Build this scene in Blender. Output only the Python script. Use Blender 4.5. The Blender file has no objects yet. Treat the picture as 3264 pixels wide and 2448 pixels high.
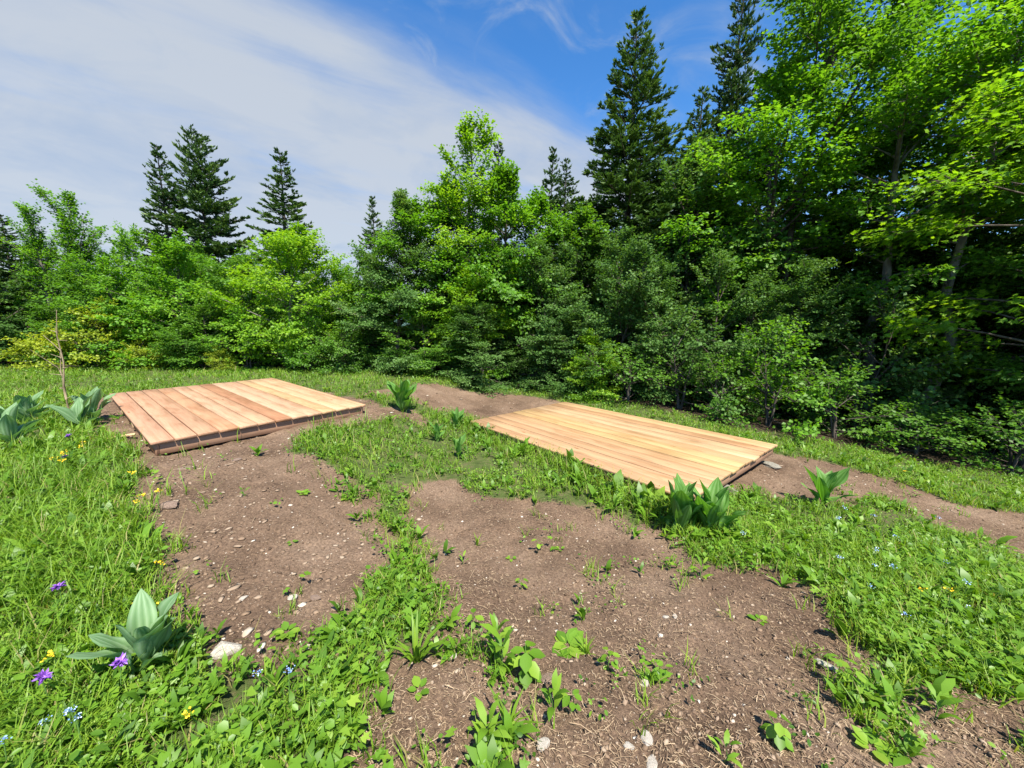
import bpy, math
import numpy as np
from mathutils import Matrix, Vector

scene = bpy.context.scene
COL = scene.collection

# ------------------------------------------------------------------ camera
PITCH, ROLL = math.radians(9.75), math.radians(1.0)
fwd = Vector((0, math.cos(PITCH), -math.sin(PITCH)))
up0 = Vector((0, math.sin(PITCH), math.cos(PITCH)))
rt0 = Vector((1, 0, 0))
rt = rt0 * math.cos(ROLL) + up0 * math.sin(ROLL)
up = up0 * math.cos(ROLL) - rt0 * math.sin(ROLL)
cam_data = bpy.data.cameras.new('camera')
cam_data.sensor_width = 36.0
cam_data.lens = 36.0 * 1192.0 / 3264.0
cam_data.clip_start = 0.05
cam_data.clip_end = 3000.0
cam = bpy.data.objects.new('camera', cam_data)
COL.objects.link(cam)
m = Matrix.Identity(4)
for i in range(3):
    m[i][0], m[i][1], m[i][2] = rt[i], up[i], -fwd[i]
m[0][3], m[1][3], m[2][3] = 0.0, 0.0, 1.6
cam.matrix_world = m
scene.camera = cam

# ------------------------------------------------------------------ sun and sky
SUN_TO = Vector((0.20, -0.54, 1.0)).normalized()
SUN_EL = math.asin(SUN_TO.z)
SUN_AZ = math.atan2(SUN_TO.x, SUN_TO.y)
sun_data = bpy.data.lights.new('sun', 'SUN')
sun_data.energy = 4.6
sun_data.angle = math.radians(0.53)
sun_data.color = (1.0, 0.94, 0.82)
sun = bpy.data.objects.new('sun', sun_data)
COL.objects.link(sun)
sun.rotation_euler = (-SUN_TO).to_track_quat('-Z', 'Y').to_euler()
sun.location = (3, -6, 30)

world = bpy.data.worlds.new('World')
scene.world = world
world.use_nodes = True


def build_world():
    nt = world.node_tree
    N, L = nt.nodes, nt.links
    N.clear()
    out = N.new('ShaderNodeOutputWorld')
    bg = N.new('ShaderNodeBackground')
    bg.inputs['Strength'].default_value = 0.11
    L.new(bg.outputs[0], out.inputs[0])
    sky = N.new('ShaderNodeTexSky')
    sky.sky_type = 'NISHITA'
    sky.sun_disc = False
    sky.sun_elevation = SUN_EL
    sky.sun_rotation = SUN_AZ
    sky.altitude = 1300
    sky.air_density = 1.0
    sky.dust_density = 0.4
    sky.ozone_density = 2.0
    hs = N.new('ShaderNodeHueSaturation')
    hs.inputs['Hue'].default_value = 0.502
    hs.inputs['Saturation'].default_value = 1.30
    hs.inputs['Value'].default_value = 0.95
    L.new(sky.outputs[0], hs.inputs['Color'])
    tc = N.new('ShaderNodeTexCoord')
    sep = N.new('ShaderNodeSeparateXYZ')
    L.new(tc.outputs['Generated'], sep.inputs[0])

    def math_(op, a, b=None, c=None, clamp=False):
        n = N.new('ShaderNodeMath'); n.operation = op; n.use_clamp = clamp
        for i, v in enumerate((a, b, c)):
            if v is None:
                continue
            if isinstance(v, (int, float)):
                n.inputs[i].default_value = v
            else:
                L.new(v, n.inputs[i])
        return n.outputs[0]
    z = math_('MAXIMUM', sep.outputs['Z'], 0.0)
    den = math_('ADD', z, 0.16)
    px = math_('DIVIDE', sep.outputs['X'], den)
    py = math_('DIVIDE', sep.outputs['Y'], den)

    # coordinates along (u) and across (w) the cloud front
    cu, cw = 0.835, 0.55
    u = math_('ADD', math_('MULTIPLY', px, cu), math_('MULTIPLY', py, cw))
    w = math_('ADD', math_('MULTIPLY', px, -cw), math_('MULTIPLY', py, cu))

    def noise(scale, detail, rough, su, sw, dist=0.0, off=0.0):
        cb = N.new('ShaderNodeCombineXYZ')
        L.new(math_('MULTIPLY', u, su), cb.inputs[0]); L.new(math_('MULTIPLY', w, sw), cb.inputs[1])
        cb.inputs[2].default_value = off
        t = N.new('ShaderNodeTexNoise')
        t.inputs['Scale'].default_value = scale
        t.inputs['Detail'].default_value = detail
        t.inputs['Roughness'].default_value = rough
        t.inputs['Distortion'].default_value = dist
        L.new(cb.outputs[0], t.inputs[0])
        return t.outputs['Fac']

    def step(v, lo, hi):
        mr = N.new('ShaderNodeMapRange'); mr.interpolation_type = 'SMOOTHSTEP'
        mr.inputs['From Min'].default_value = lo; mr.inputs['From Max'].default_value = hi
        L.new(v, mr.inputs['Value']); return mr.outputs[0]
    big = noise(0.9, 3.0, 0.5, 1.0, 1.0, 0.3, 2.3)
    streak = noise(1.9, 8.0, 0.56, 0.55, 1.7, 0.5, 5.1)
    wisp = noise(3.4, 9.0, 0.60, 1.0, 1.0, 0.9, 8.6)
    # a bank of cloud lies beyond a straight front to the north-west; thin wisps this side of it
    front = step(w, 0.98, 1.36)
    s = math_('ADD', math_('MULTIPLY', front, 0.70), math_('MULTIPLY', math_('SUBTRACT', streak, 0.5), 1.0))
    s = math_('ADD', s, math_('MULTIPLY', math_('SUBTRACT', big, 0.5), 0.9))
    s = math_('ADD', s, math_('MULTIPLY', step(math_('MULTIPLY', px, -1.0), 0.5, 1.6), 0.22))
    dens = step(s, 0.02, 0.76)
    thin = math_('MULTIPLY', step(math_('ADD', wisp, math_('MULTIPLY', math_('SUBTRACT', big, 0.5), 0.8)), 0.44, 0.74), 0.6)
    dens = math_('MAXIMUM', dens, thin)
    # tone: thick parts greyer and brighter, thin parts keep a blue cast
    ramp = N.new('ShaderNodeValToRGB')
    ramp.color_ramp.elements[0].position = 0.30
    ramp.color_ramp.elements[0].color = (1.38, 1.80, 2.50, 1)
    ramp.color_ramp.elements[1].position = 0.95
    ramp.color_ramp.elements[1].color = (2.20, 2.38, 2.62, 1)
    tone = math_('ADD', math_('MULTIPLY', dens, 0.75), math_('MULTIPLY', math_('SUBTRACT', math_('ADD', math_('MULTIPLY', wisp, 0.5), math_('MULTIPLY', noise(1.3, 5.0, 0.55, 0.8, 1.2, 0.4, 12.4), 0.9)), 0.62), 1.5))
    L.new(tone, ramp.inputs[0])
    mix = N.new('ShaderNodeMix'); mix.data_type = 'RGBA'
    L.new(math_('MULTIPLY', dens, 0.92), mix.inputs['Factor'])
    L.new(hs.outputs[0], mix.inputs['A'])
    L.new(ramp.outputs[0], mix.inputs['B'])
    L.new(mix.outputs['Result'], bg.inputs['Color'])


build_world()
vs = scene.view_settings
vs.view_transform = 'Standard'
vs.look = 'None'
vs.gamma = 1.0
vs.exposure = 1.32
vs.use_curve_mapping = False
scene.render.engine = 'CYCLES'
cy = scene.cycles
cy.max_bounces = 8
cy.diffuse_bounces = 4
cy.glossy_bounces = 2
cy.transmission_bounces = 6
cy.transparent_max_bounces = 4
cy.sample_clamp_indirect = 6.0
cy.caustics_reflective = False
cy.caustics_refractive = False

RNG = np.random.default_rng(20240611)

# ------------------------------------------------------------------ small numpy helpers


def S(t):
    t = np.clip(t, 0, 1)
    return t * t * (3 - 2 * t)


def norm(a):
    return a / np.maximum(np.linalg.norm(a, axis=-1, keepdims=True), 1e-9)


_TAB = np.random.default_rng(7).random((256, 256))


def vnoise(x, y, freq, seed=0):
    x = np.asarray(x) * freq + seed * 17.31
    y = np.asarray(y) * freq + seed * 9.77
    xi, yi = np.floor(x).astype(int), np.floor(y).astype(int)
    fx, fy = x - xi, y - yi
    fx, fy = fx * fx * (3 - 2 * fx), fy * fy * (3 - 2 * fy)
    g = lambda a, b: _TAB[a & 255, b & 255]
    return ((g(xi, yi) * (1 - fx) + g(xi + 1, yi) * fx) * (1 - fy) + (g(xi, yi + 1) * (1 - fx) + g(xi + 1, yi + 1) * fx) * fy)


def fbm(x, y, freq, seed=0, octv=3):
    s = 0; a = 1; t = 0
    for o in range(octv):
        s = s + a * vnoise(x, y, freq * 2.03 ** o, seed + o); t += a; a *= 0.5
    return s / t


def make_mesh(name, verts, tris=None, quads=None, attrs=None, smooth=False):
    verts = np.asarray(verts, dtype=np.float32)
    me = bpy.data.meshes.new(name)
    idx, starts, n = [], [], 0
    if tris is not None and len(tris):
        tris = np.asarray(tris, dtype=np.int32)
        idx.append(tris.ravel()); starts.append(np.arange(len(tris), dtype=np.int32) * 3); n = len(tris) * 3
    if quads is not None and len(quads):
        quads = np.asarray(quads, dtype=np.int32)
        idx.append(quads.ravel()); starts.append(n + np.arange(len(quads), dtype=np.int32) * 4)
    idx = np.concatenate(idx); starts = np.concatenate(starts)
    me.vertices.add(len(verts)); me.vertices.foreach_set('co', verts.ravel())
    me.loops.add(len(idx)); me.loops.foreach_set('vertex_index', idx)
    me.polygons.add(len(starts)); me.polygons.foreach_set('loop_start', starts)
    if smooth:
        me.polygons.foreach_set('use_smooth', np.ones(len(starts), dtype=bool))
    for k, v in (attrs or {}).items():
        a = me.attributes.new(k, 'FLOAT', 'POINT')
        a.data.foreach_set('value', np.asarray(v, dtype=np.float32).ravel())
    me.update(calc_edges=True)
    return me


def link(name, me, mat=None, parent=None, loc=None, rot=None, scale=None):
    o = bpy.data.objects.new(name, me)
    COL.objects.link(o)
    if mat is not None and me is not None and len(me.materials) == 0:
        me.materials.append(mat)
    if parent is not None:
        o.parent = parent
    if loc is not None:
        o.location = loc
    if rot is not None:
        o.rotation_euler = rot
    if scale is not None:
        o.scale = (scale,) * 3 if isinstance(scale, (int, float)) else scale
    return o


def tag(o, label=None, cat=None, group=None, kind=None):
    if label: o['label'] = label
    if cat: o['category'] = cat
    if group: o['group'] = group
    if kind: o['kind'] = kind
    return o


def empty(name, loc, rz=0.0):
    return link(name, None, loc=loc, rot=(0, 0, rz))


def rand_dirs(n, rng):
    return norm(rng.normal(size=(n, 3)))


def place(tv, tt, pos, d, nrm, size, width=1.0):
    """copies of a template (verts tv: x side, y along, z normal; tris tt) at pos with axis d and normal nrm"""
    n, k = len(pos), len(tv)
    d = norm(d); side = norm(np.cross(d, nrm)); nn = np.cross(side, d)
    size = np.broadcast_to(np.asarray(size, dtype=float), (n,))
    width = np.broadcast_to(np.asarray(width, dtype=float), (n,))
    v = (pos[:, None, :] + size[:, None, None] * (tv[None, :, 0, None] * width[:, None, None] * side[:, None, :]
         + tv[None, :, 1, None] * d[:, None, :] + tv[None, :, 2, None] * nn[:, None, :]))
    t = tt[None, :, :] + (np.arange(n) * k)[:, None, None]
    return v.reshape(-1, 3), t.reshape(-1, 3)


class Acc:
    def __init__(self):
        self.v, self.t, self.a, self.n = [], [], [], 0

    def add(self, v, t, a):
        self.v.append(v); self.t.append(t + self.n); self.a.append(np.broadcast_to(np.asarray(a, dtype=float), (len(v),))); self.n += len(v)

    def mesh(self, name, smooth=False):
        return make_mesh(name, np.concatenate(self.v), np.concatenate(self.t), attrs={'v': np.concatenate(self.a)}, smooth=smooth)


def tubes(P, Rad, sides):
    """P (n,k,3) polylines, Rad (n,k) radii -> verts, tris"""
    n, k, _ = P.shape
    T = np.gradient(P, axis=1); T = norm(T)
    ref = np.where(np.abs(T[..., 2:3]) > 0.9, np.array([1.0, 0, 0]), np.array([0, 0, 1.0]))
    A = norm(np.cross(T, ref)); B = np.cross(T, A)
    ang = np.arange(sides) * 2 * np.pi / sides
    v = P[:, :, None, :] + Rad[:, :, None, None] * (np.cos(ang)[None, None, :, None] * A[:, :, None, :] + np.sin(ang)[None, None, :, None] * B[:, :, None, :])
    i = np.arange(n)[:, None, None] * k * sides
    j = np.arange(k - 1)[None, :, None] * sides
    s = np.arange(sides)[None, None, :]; s2 = (s + 1) % sides
    a, b, c, d = i + j + s, i + j + s2, i + j + sides + s2, i + j + sides + s
    t = np.concatenate([np.stack([a, b, c], -1).reshape(-1, 3), np.stack([a, c, d], -1).reshape(-1, 3)])
    return v.reshape(-1, 3), t


# leaf templates
def tpl(v, t):
    return np.array(v, dtype=float), np.array(t, dtype=int)


LEAF_DIAMOND = tpl([(0, 0, 0), (.42, .48, .10), (0, 1, -.06), (-.42, .48, .10)], [(0, 1, 2), (0, 2, 3)])
LEAF_OVAL = tpl([(0, 0, 0), (.26, .28, .05), (.27, .65, .03), (0, 1, -.08), (-.27, .65, .03), (-.26, .28, .05)], [(0, 1, 2), (0, 2, 3), (0, 3, 4), (0, 4, 5)])
LEAF_MAPLE = tpl([(0, .42, -.02), (0, 0, 0), (.45, .10, .03), (.24, .36, .04), (.56, .62, -.02), (.19, .66, .04), (0, 1.08, -.06), (-.19, .66, .04), (-.56, .62, -.02), (-.24, .36, .04), (-.45, .10, .03)],
                 [(0, i, i + 1) for i in range(1, 10)] + [(0, 10, 1)])
LANCE = tpl([(0, 0, 0), (.13, .33, .10), (.12, .68, .10), (0, 1, -.05), (-.12, .68, .10), (-.13, .33, .10)], [(0, 1, 5), (1, 2, 4), (1, 4, 5), (2, 3, 4)])
BLADE = tpl([(-.5, 0, 0), (.5, 0, 0), (.4, .5, .10), (-.4, .5, .10), (0, 1, -.12)], [(0, 1, 2), (0, 2, 3), (3, 2, 4)])
SHOOT = tpl([(0, 0, 0), (.165, .45, 0), (0, 1, .05), (-.165, .45, 0)], [(0, 1, 2), (0, 2, 3)])

# ------------------------------------------------------------------ materials


def new_mat(name):
    m_ = bpy.data.materials.new(name); m_.use_nodes = True
    nt = m_.node_tree; nt.nodes.clear()
    return m_, nt.nodes, nt.links


def ramp_node(N, stops, interp='LINEAR'):
    r = N.new('ShaderNodeValToRGB'); cr = r.color_ramp; cr.interpolation = interp
    while len(cr.elements) < len(stops):
        cr.elements.new(0.5)
    for e, (p, c) in zip(cr.elements, stops):
        e.position = p; e.color = (*c, 1)
    return r


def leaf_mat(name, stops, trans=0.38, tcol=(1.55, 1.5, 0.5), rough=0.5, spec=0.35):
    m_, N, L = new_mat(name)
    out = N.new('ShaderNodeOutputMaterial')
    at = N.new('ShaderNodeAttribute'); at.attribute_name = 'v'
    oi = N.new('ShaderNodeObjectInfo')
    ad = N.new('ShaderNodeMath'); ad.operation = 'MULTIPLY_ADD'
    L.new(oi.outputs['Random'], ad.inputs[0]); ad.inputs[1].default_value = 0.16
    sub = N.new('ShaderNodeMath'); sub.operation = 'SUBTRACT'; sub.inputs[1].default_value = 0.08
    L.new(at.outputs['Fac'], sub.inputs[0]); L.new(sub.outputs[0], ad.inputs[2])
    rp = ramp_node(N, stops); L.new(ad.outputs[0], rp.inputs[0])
    b = N.new('ShaderNodeBsdfPrincipled')
    b.inputs['Roughness'].default_value = rough
    b.inputs['Specular IOR Level'].default_value = spec
    L.new(rp.outputs[0], b.inputs['Base Color'])
    tr = N.new('ShaderNodeBsdfTranslucent')
    mc = N.new('ShaderNodeMix'); mc.data_type = 'RGBA'; mc.blend_type = 'MULTIPLY'; mc.inputs['Factor'].default_value = 1
    mc.inputs['B'].default_value = (*tcol, 1); L.new(rp.outputs[0], mc.inputs['A'])
    L.new(mc.outputs['Result'], tr.inputs['Color'])
    mx = N.new('ShaderNodeMixShader'); mx.inputs[0].default_value = trans
    L.new(b.outputs[0], mx.inputs[1]); L.new(tr.outputs[0], mx.inputs[2])
    L.new(mx.outputs[0], out.inputs[0])
    return m_


def plain_mat(name, c1, c2, scale=8.0, rough=0.9, bump=0.3, bscale=40.0, coord='Object', stretch=(1, 1, 1), spec=0.2):
    m_, N, L = new_mat(name)
    out = N.new('ShaderNodeOutputMaterial'); b = N.new('ShaderNodeBsdfPrincipled')
    b.inputs['Roughness'].default_value = rough
    b.inputs['Specular IOR Level'].default_value = spec
    tc = N.new('ShaderNodeTexCoord'); mp = N.new('ShaderNodeMapping'); mp.inputs['Scale'].default_value = stretch
    L.new(tc.outputs[coord], mp.inputs[0])
    n1 = N.new('ShaderNodeTexNoise'); n1.inputs['Scale'].default_value = scale; n1.inputs['Detail'].default_value = 6
    L.new(mp.outputs[0], n1.inputs[0])
    rp = ramp_node(N, [(0.32, c1), (0.68, c2)]); L.new(n1.outputs['Fac'], rp.inputs[0])
    L.new(rp.outputs[0], b.inputs['Base Color'])
    n2 = N.new('ShaderNodeTexNoise'); n2.inputs['Scale'].default_value = bscale; n2.inputs['Detail'].default_value = 5
    L.new(mp.outputs[0], n2.inputs[0])
    bp = N.new('ShaderNodeBump'); bp.inputs['Strength'].default_value = bump; bp.inputs['Distance'].default_value = 0.02
    L.new(n2.outputs['Fac'], bp.inputs['Height']); L.new(bp.outputs[0], b.inputs['Normal'])
    L.new(b.outputs[0], out.inputs[0])
    return m_


def attr_mat(name, stops, rough=0.9, spec=0.2, nscale=25.0, namt=0.25):
    """opaque material coloured by the per-piece attribute v plus a little noise"""
    m_, N, L = new_mat(name)
    out = N.new('ShaderNodeOutputMaterial'); b = N.new('ShaderNodeBsdfPrincipled')
    b.inputs['Roughness'].default_value = rough; b.inputs['Specular IOR Level'].default_value = spec
    at = N.new('ShaderNodeAttribute'); at.attribute_name = 'v'
    tc = N.new('ShaderNodeTexCoord')
    n1 = N.new('ShaderNodeTexNoise'); n1.inputs['Scale'].default_value = nscale; n1.inputs['Detail'].default_value = 4
    L.new(tc.outputs['Object'], n1.inputs[0])
    ma = N.new('ShaderNodeMath'); ma.operation = 'MULTIPLY_ADD'; ma.inputs[1].default_value = namt
    L.new(n1.outputs['Fac'], ma.inputs[0])
    sb = N.new('ShaderNodeMath'); sb.operation = 'SUBTRACT'; sb.inputs[1].default_value = namt * 0.5
    L.new(at.outputs['Fac'], sb.inputs[0]); L.new(sb.outputs[0], ma.inputs[2])
    rp = ramp_node(N, stops); L.new(ma.outputs[0], rp.inputs[0]); L.new(rp.outputs[0], b.inputs['Base Color'])
    bp = N.new('ShaderNodeBump'); bp.inputs['Strength'].default_value = 0.25; bp.inputs['Distance'].default_value = 0.01
    L.new(n1.outputs['Fac'], bp.inputs['Height']); L.new(bp.outputs[0], b.inputs['Normal'])
    L.new(b.outputs[0], out.inputs[0])
    return m_


def wood_mat(name, tint=(1, 1, 1)):
    m_, N, L = new_mat(name)
    out = N.new('ShaderNodeOutputMaterial'); b = N.new('ShaderNodeBsdfPrincipled')
    b.inputs['Roughness'].default_value = 0.62; b.inputs['Specular IOR Level'].default_value = 0.3
    tc = N.new('ShaderNodeTexCoord'); oi = N.new('ShaderNodeObjectInfo')
    # shift the grain per plank
    vm = N.new('ShaderNodeVectorMath'); vm.operation = 'MULTIPLY_ADD'
    cmb = N.new('ShaderNodeCombineXYZ')
    for i in range(3):
        L.new(oi.outputs['Random'], cmb.inputs[i])
    L.new(cmb.outputs[0], vm.inputs[0]); vm.inputs[1].default_value = (37, 11, 23)
    L.new(tc.outputs['Object'], vm.inputs[2])
    def nz(scale, sc, detail, dist=0.0):
        mp = N.new('ShaderNodeMapping'); mp.inputs['Scale'].default_value = sc
        L.new(vm.outputs[0], mp.inputs[0])
        n = N.new('ShaderNodeTexNoise'); n.inputs['Scale'].default_value = scale; n.inputs['Detail'].default_value = detail
        n.inputs['Distortion'].default_value = dist
        L.new(mp.outputs[0], n.inputs[0]); return n.outputs['Fac']
    grain = nz(1.0, (1.3, 26, 26), 6, 0.6)
    fine = nz(1.0, (5, 160, 160), 3)
    blot = nz(2.2, (0.9, 3, 3), 4, 0.5)
    mp = N.new('ShaderNodeMapping'); mp.inputs['Scale'].default_value = (1.6, 7, 7)
    L.new(vm.outputs[0], mp.inputs[0])
    vo = N.new('ShaderNodeTexVoronoi'); vo.inputs['Scale'].default_value = 0.8
    L.new(mp.outputs[0], vo.inputs[0])
    kn = ramp_node(N, [(0.0, (0.30, 0.20, 0.13)), (0.045, (0.55, 0.42, 0.32)), (0.09, (1, 1, 1))]); L.new(vo.outputs['Distance'], kn.inputs[0])
    g = ramp_node(N, [(0.30, (0.84, 0.79, 0.74)), (0.50, (1, 1, 1)), (0.72, (1.07, 1.05, 1.01))]); L.new(grain, g.inputs[0])
    fr = ramp_node(N, [(0.3, (0.90, 0.88, 0.86)), (0.6, (1.03, 1.03, 1.03))]); L.new(fine, fr.inputs[0])
    br = ramp_node(N, [(0.28, (0.80, 0.72, 0.64)), (0.5, (1, .98, .96)), (0.72, (1.08, 1.06, 1.02))]); L.new(blot, br.inputs[0])
    cur = oi.outputs['Color']
    for r_ in (g, fr, br, kn):
        mx = N.new('ShaderNodeMix'); mx.data_type = 'RGBA'; mx.blend_type = 'MULTIPLY'; mx.inputs['Factor'].default_value = 1
        L.new(cur, mx.inputs['A']); L.new(r_.outputs[0], mx.inputs['B']); cur = mx.outputs['Result']
    L.new(cur, b.inputs['Base Color'])
    bp = N.new('ShaderNodeBump'); bp.inputs['Strength'].default_value = 0.15; bp.inputs['Distance'].default_value = 0.004
    L.new(fine, bp.inputs['Height']); L.new(bp.outputs[0], b.inputs['Normal'])
    L.new(b.outputs[0], out.inputs[0])
    return m_


M = {}
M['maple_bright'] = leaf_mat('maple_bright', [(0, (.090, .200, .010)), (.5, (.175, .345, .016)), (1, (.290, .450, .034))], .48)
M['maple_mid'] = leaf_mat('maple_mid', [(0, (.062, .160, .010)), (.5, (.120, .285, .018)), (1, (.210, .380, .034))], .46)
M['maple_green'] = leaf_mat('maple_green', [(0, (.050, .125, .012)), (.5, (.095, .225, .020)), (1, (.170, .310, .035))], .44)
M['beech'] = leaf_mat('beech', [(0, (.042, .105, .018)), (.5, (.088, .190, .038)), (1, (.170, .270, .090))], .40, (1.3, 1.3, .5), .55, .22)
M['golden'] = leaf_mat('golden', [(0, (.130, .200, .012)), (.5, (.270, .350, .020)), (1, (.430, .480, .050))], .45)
M['fir'] = leaf_mat('fir', [(0, (.022, .055, .018)), (.5, (.055, .115, .030)), (.8, (.105, .185, .038)), (1, (.165, .250, .050))], .22, (1.2, 1.3, .6), .55, .35)
M['hazy'] = leaf_mat('hazy', [(0, (.035, .075, .050)), (.6, (.060, .120, .080)), (1, (.09, .16, .10))], .2, (1.1, 1.2, .8))  # blue-green tint puts distance haze into the leaf colour
M['grass'] = leaf_mat('grass_blades', [(0, (.072, .150, .011)), (.5, (.158, .288, .021)), (.85, (.260, .385, .040)), (1, (.330, .290, .115))], .42)
M['herb'] = leaf_mat('herb_leaves', [(0, (.054, .132, .013)), (.5, (.138, .280, .021)), (1, (.280, .405, .048))], .40, (1.4, 1.35, .5), .45, .4)
M['gentian'] = leaf_mat('gentian_leaf', [(0, (.060, .150, .022)), (.5, (.110, .250, .045)), (1, (.22, .36, .13))], .36, (1.3, 1.6, .3), .5, .30)
M['gentian_grey'] = leaf_mat('gentian_leaf_greyish', [(0, (.090, .180, .075)), (.5, (.165, .285, .130)), (1, (.29, .41, .25))], .30, (1.1, 1.4, .5), .6, .25)
M['bark'] = plain_mat('bark', (.035, .028, .022), (.12, .10, .085), 12, .95, .8, 30, stretch=(1, 1, .25))
M['bark_light'] = plain_mat('bark_light', (.09, .08, .065), (.24, .22, .19), 9, .9, .5, 30, stretch=(1, 1, .3))
M['stem'] = plain_mat('stem', (.07, .15, .03), (.12, .22, .05), 20, .6, .1)
M['dry'] = plain_mat('dry_stalk', (.16, .12, .075), (.36, .29, .19), 14, .9, .5, 60, stretch=(1, 1, .2))
M['straw'] = attr_mat('straw', [(0, (.15, .098, .060)), (.5, (.255, .178, .110)), (1, (.38, .29, .19))], .8)
M['pebble'] = attr_mat('pebble', [(0, (.10, .066, .042)), (.55, (.215, .148, .100)), (.85, (.33, .26, .195)), (1, (.54, .49, .42))], .85)
M['clod'] = attr_mat('clod', [(0, (.072, .048, .033)), (1, (.180, .124, .088))], .95, .1, 60, .4)
M['stone_white'] = plain_mat('stone_white', (.30, .265, .225), (.58, .53, .46), 14, .8, .6, 45)
M['stone_brown'] = plain_mat('stone_brown', (.13, .09, .07), (.29, .21, .165), 12, .9, .6, 45)
M['stone_grey'] = plain_mat('stone_grey', (.15, .14, .115), (.30, .28, .235), 14, .9, .6, 45)
M['wood'] = wood_mat('sawn_larch')
M['purple'] = attr_mat('purple_petals', [(0, (.10, .025, .22)), (.5, (.20, .07, .42)), (1, (.36, .20, .62))], .6)
M['yellow'] = attr_mat('yellow_petals', [(0, (.62, .36, .01)), (1, (.82, .62, .03))], .6)
M['blue'] = attr_mat('blue_petals', [(0, (.12, .22, .62)), (.6, (.30, .44, .80)), (1, (.70, .76, .88))], .6)

# ------------------------------------------------------------------ ground: height, soil patches
SOIL = [
    [(-7.6, 6.3), (-5.57, 4.96), (-4.31, 4.04), (-3.76, 3.49), (-2.88, 2.81), (-2.4, 2.38), (-2.15, 2.08), (-1.85, 1.89), (-1.54, 1.62), (-1.34, 1.50), (-1.19, 1.48), (-1.02, 1.58), (-0.82, 1.66), (-0.93, 1.84), (-0.92, 2.06), (-1.0, 2.3), (-0.93, 2.5), (-1.05, 2.74), (-1.0, 2.97), (-1.38, 3.19), (-1.42, 3.47), (-1.82, 3.64), (-2.18, 4.0), (-2.75, 4.44), (-2.87, 4.91), (-2.59, 5.25), (-2.27, 5.84), (-1.86, 6.19), (-1.38, 6.01), (-1.74, 6.65), (-2.27, 6.48), (-2.65, 7.0), (-5.75, 8.85), (-7.7, 7.0)],
    [(-3.06, 7.8), (-2.64, 8.51), (-1.72, 9.37), (-0.58, 9.9), (0.88, 9.15), (1.39, 8.6), (3.1, 6.3), (4.2, 5.75), (4.72, 5.65), (5.0, 5.51), (5.42, 5.2), (5.41, 4.68), (5.6, 4.41), (5.82, 4.25), (6.6, 4.2), (6.6, 2.6), (4.28, 2.81), (4.63, 3.22), (4.85, 3.62), (4.67, 3.76), (4.62, 3.95), (4.81, 4.39), (4.33, 4.33), (3.69, 3.99), (3.44, 4.07), (3.2, 4.12), (2.99, 4.21), (2.48, 4.0), (2.4, 4.1), (2.1, 4.15), (1.0, 5.5), (0.25, 6.45), (-0.45, 7.1), (-1.09, 7.48), (-1.63, 7.33), (-2.14, 7.49)],
    [(-0.99, 4.22), (-0.55, 4.07), (-0.11, 3.78), (0.4, 3.78), (0.86, 3.6), (1.15, 3.45), (1.39, 3.24), (1.36, 2.95), (1.46, 2.58), (1.7, 2.51), (1.93, 2.6), (2.08, 2.42), (2.12, 2.19), (1.83, 1.83), (1.8, 1.65), (1.91, 1.52), (2.16, 1.47), (2.9, 1.39), (2.9, -1.5), (-0.4, -1.5), (-0.5, 1.12), (-0.55, 1.21), (-0.57, 1.3), (-0.7, 1.44), (-0.72, 1.54), (-0.64, 1.60), (-0.50, 1.76), (-0.47, 2.02), (-0.58, 2.33), (-0.80, 2.72), (-0.80, 3.12), (-0.96, 3.52), (-1.16, 3.80)],
]
GX0, GX1, GY0, GY1, GR = -18.0, 14.0, -1.5, 15.0, 0.03


def in_poly(x, y, poly):
    inside = np.zeros(x.shape, dtype=bool)
    j = len(poly) - 1
    for i in range(len(poly)):
        xi, yi = poly[i]; xj, yj = poly[j]
        if yi != yj:
            c = ((yi > y) != (yj > y)) & (x < (xj - xi) * (y - yi) / (yj - yi) + xi)
            inside ^= c
        j = i
    return inside


def box_blur(a, k):
    for ax in (0, 1):
        pad = [(0, 0), (0, 0)]; pad[ax] = (k + 1, k)
        c = np.cumsum(np.pad(a, pad, mode='edge'), axis=ax)
        n = a.shape[ax]
        hi = np.take(c, np.arange(2 * k + 1, 2 * k + 1 + n), axis=ax); lo = np.take(c, np.arange(0, n), axis=ax)
        a = (hi - lo) / (2 * k + 1)
    return a


gx = np.arange(GX0, GX1, GR); gy = np.arange(GY0, GY1, GR)
GXX, GYY = np.meshgrid(gx, gy)
wob = lambda x, y: ((fbm(x, y, 2.2, 3) - .5) * .40 + (fbm(x, y, 7, 5) - .5) * .42 + (fbm(x, y, 20, 6) - .5) * .18)
WX, WY = GXX + wob(GXX, GYY), GYY + wob(GXX + 31, GYY + 11)
mask = np.zeros(GXX.shape)
for poly in SOIL:
    mask = np.maximum(mask, in_poly(WX, WY, poly).astype(float))
SOILMAP = box_blur(box_blur(mask, 2), 2)
SOILWIDE = box_blur(box_blur(mask, 7), 7)
# the forest floor: beyond this line there is leaf litter and shade instead of meadow
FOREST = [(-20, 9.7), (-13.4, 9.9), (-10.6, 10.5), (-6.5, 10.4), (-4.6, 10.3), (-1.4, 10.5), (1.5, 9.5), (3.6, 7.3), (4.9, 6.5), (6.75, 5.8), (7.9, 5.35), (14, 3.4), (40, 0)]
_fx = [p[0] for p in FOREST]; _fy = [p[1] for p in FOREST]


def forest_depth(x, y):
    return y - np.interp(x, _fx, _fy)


def lookup(mp, x, y, out=0.0):
    i = ((np.asarray(y) - GY0) / GR).astype(int); j = ((np.asarray(x) - GX0) / GR).astype(int)
    ok = (i >= 0) & (i < mp.shape[0]) & (j >= 0) & (j < mp.shape[1])
    return np.where(ok, mp[np.clip(i, 0, mp.shape[0] - 1), np.clip(j, 0, mp.shape[1] - 1)], out)


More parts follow.
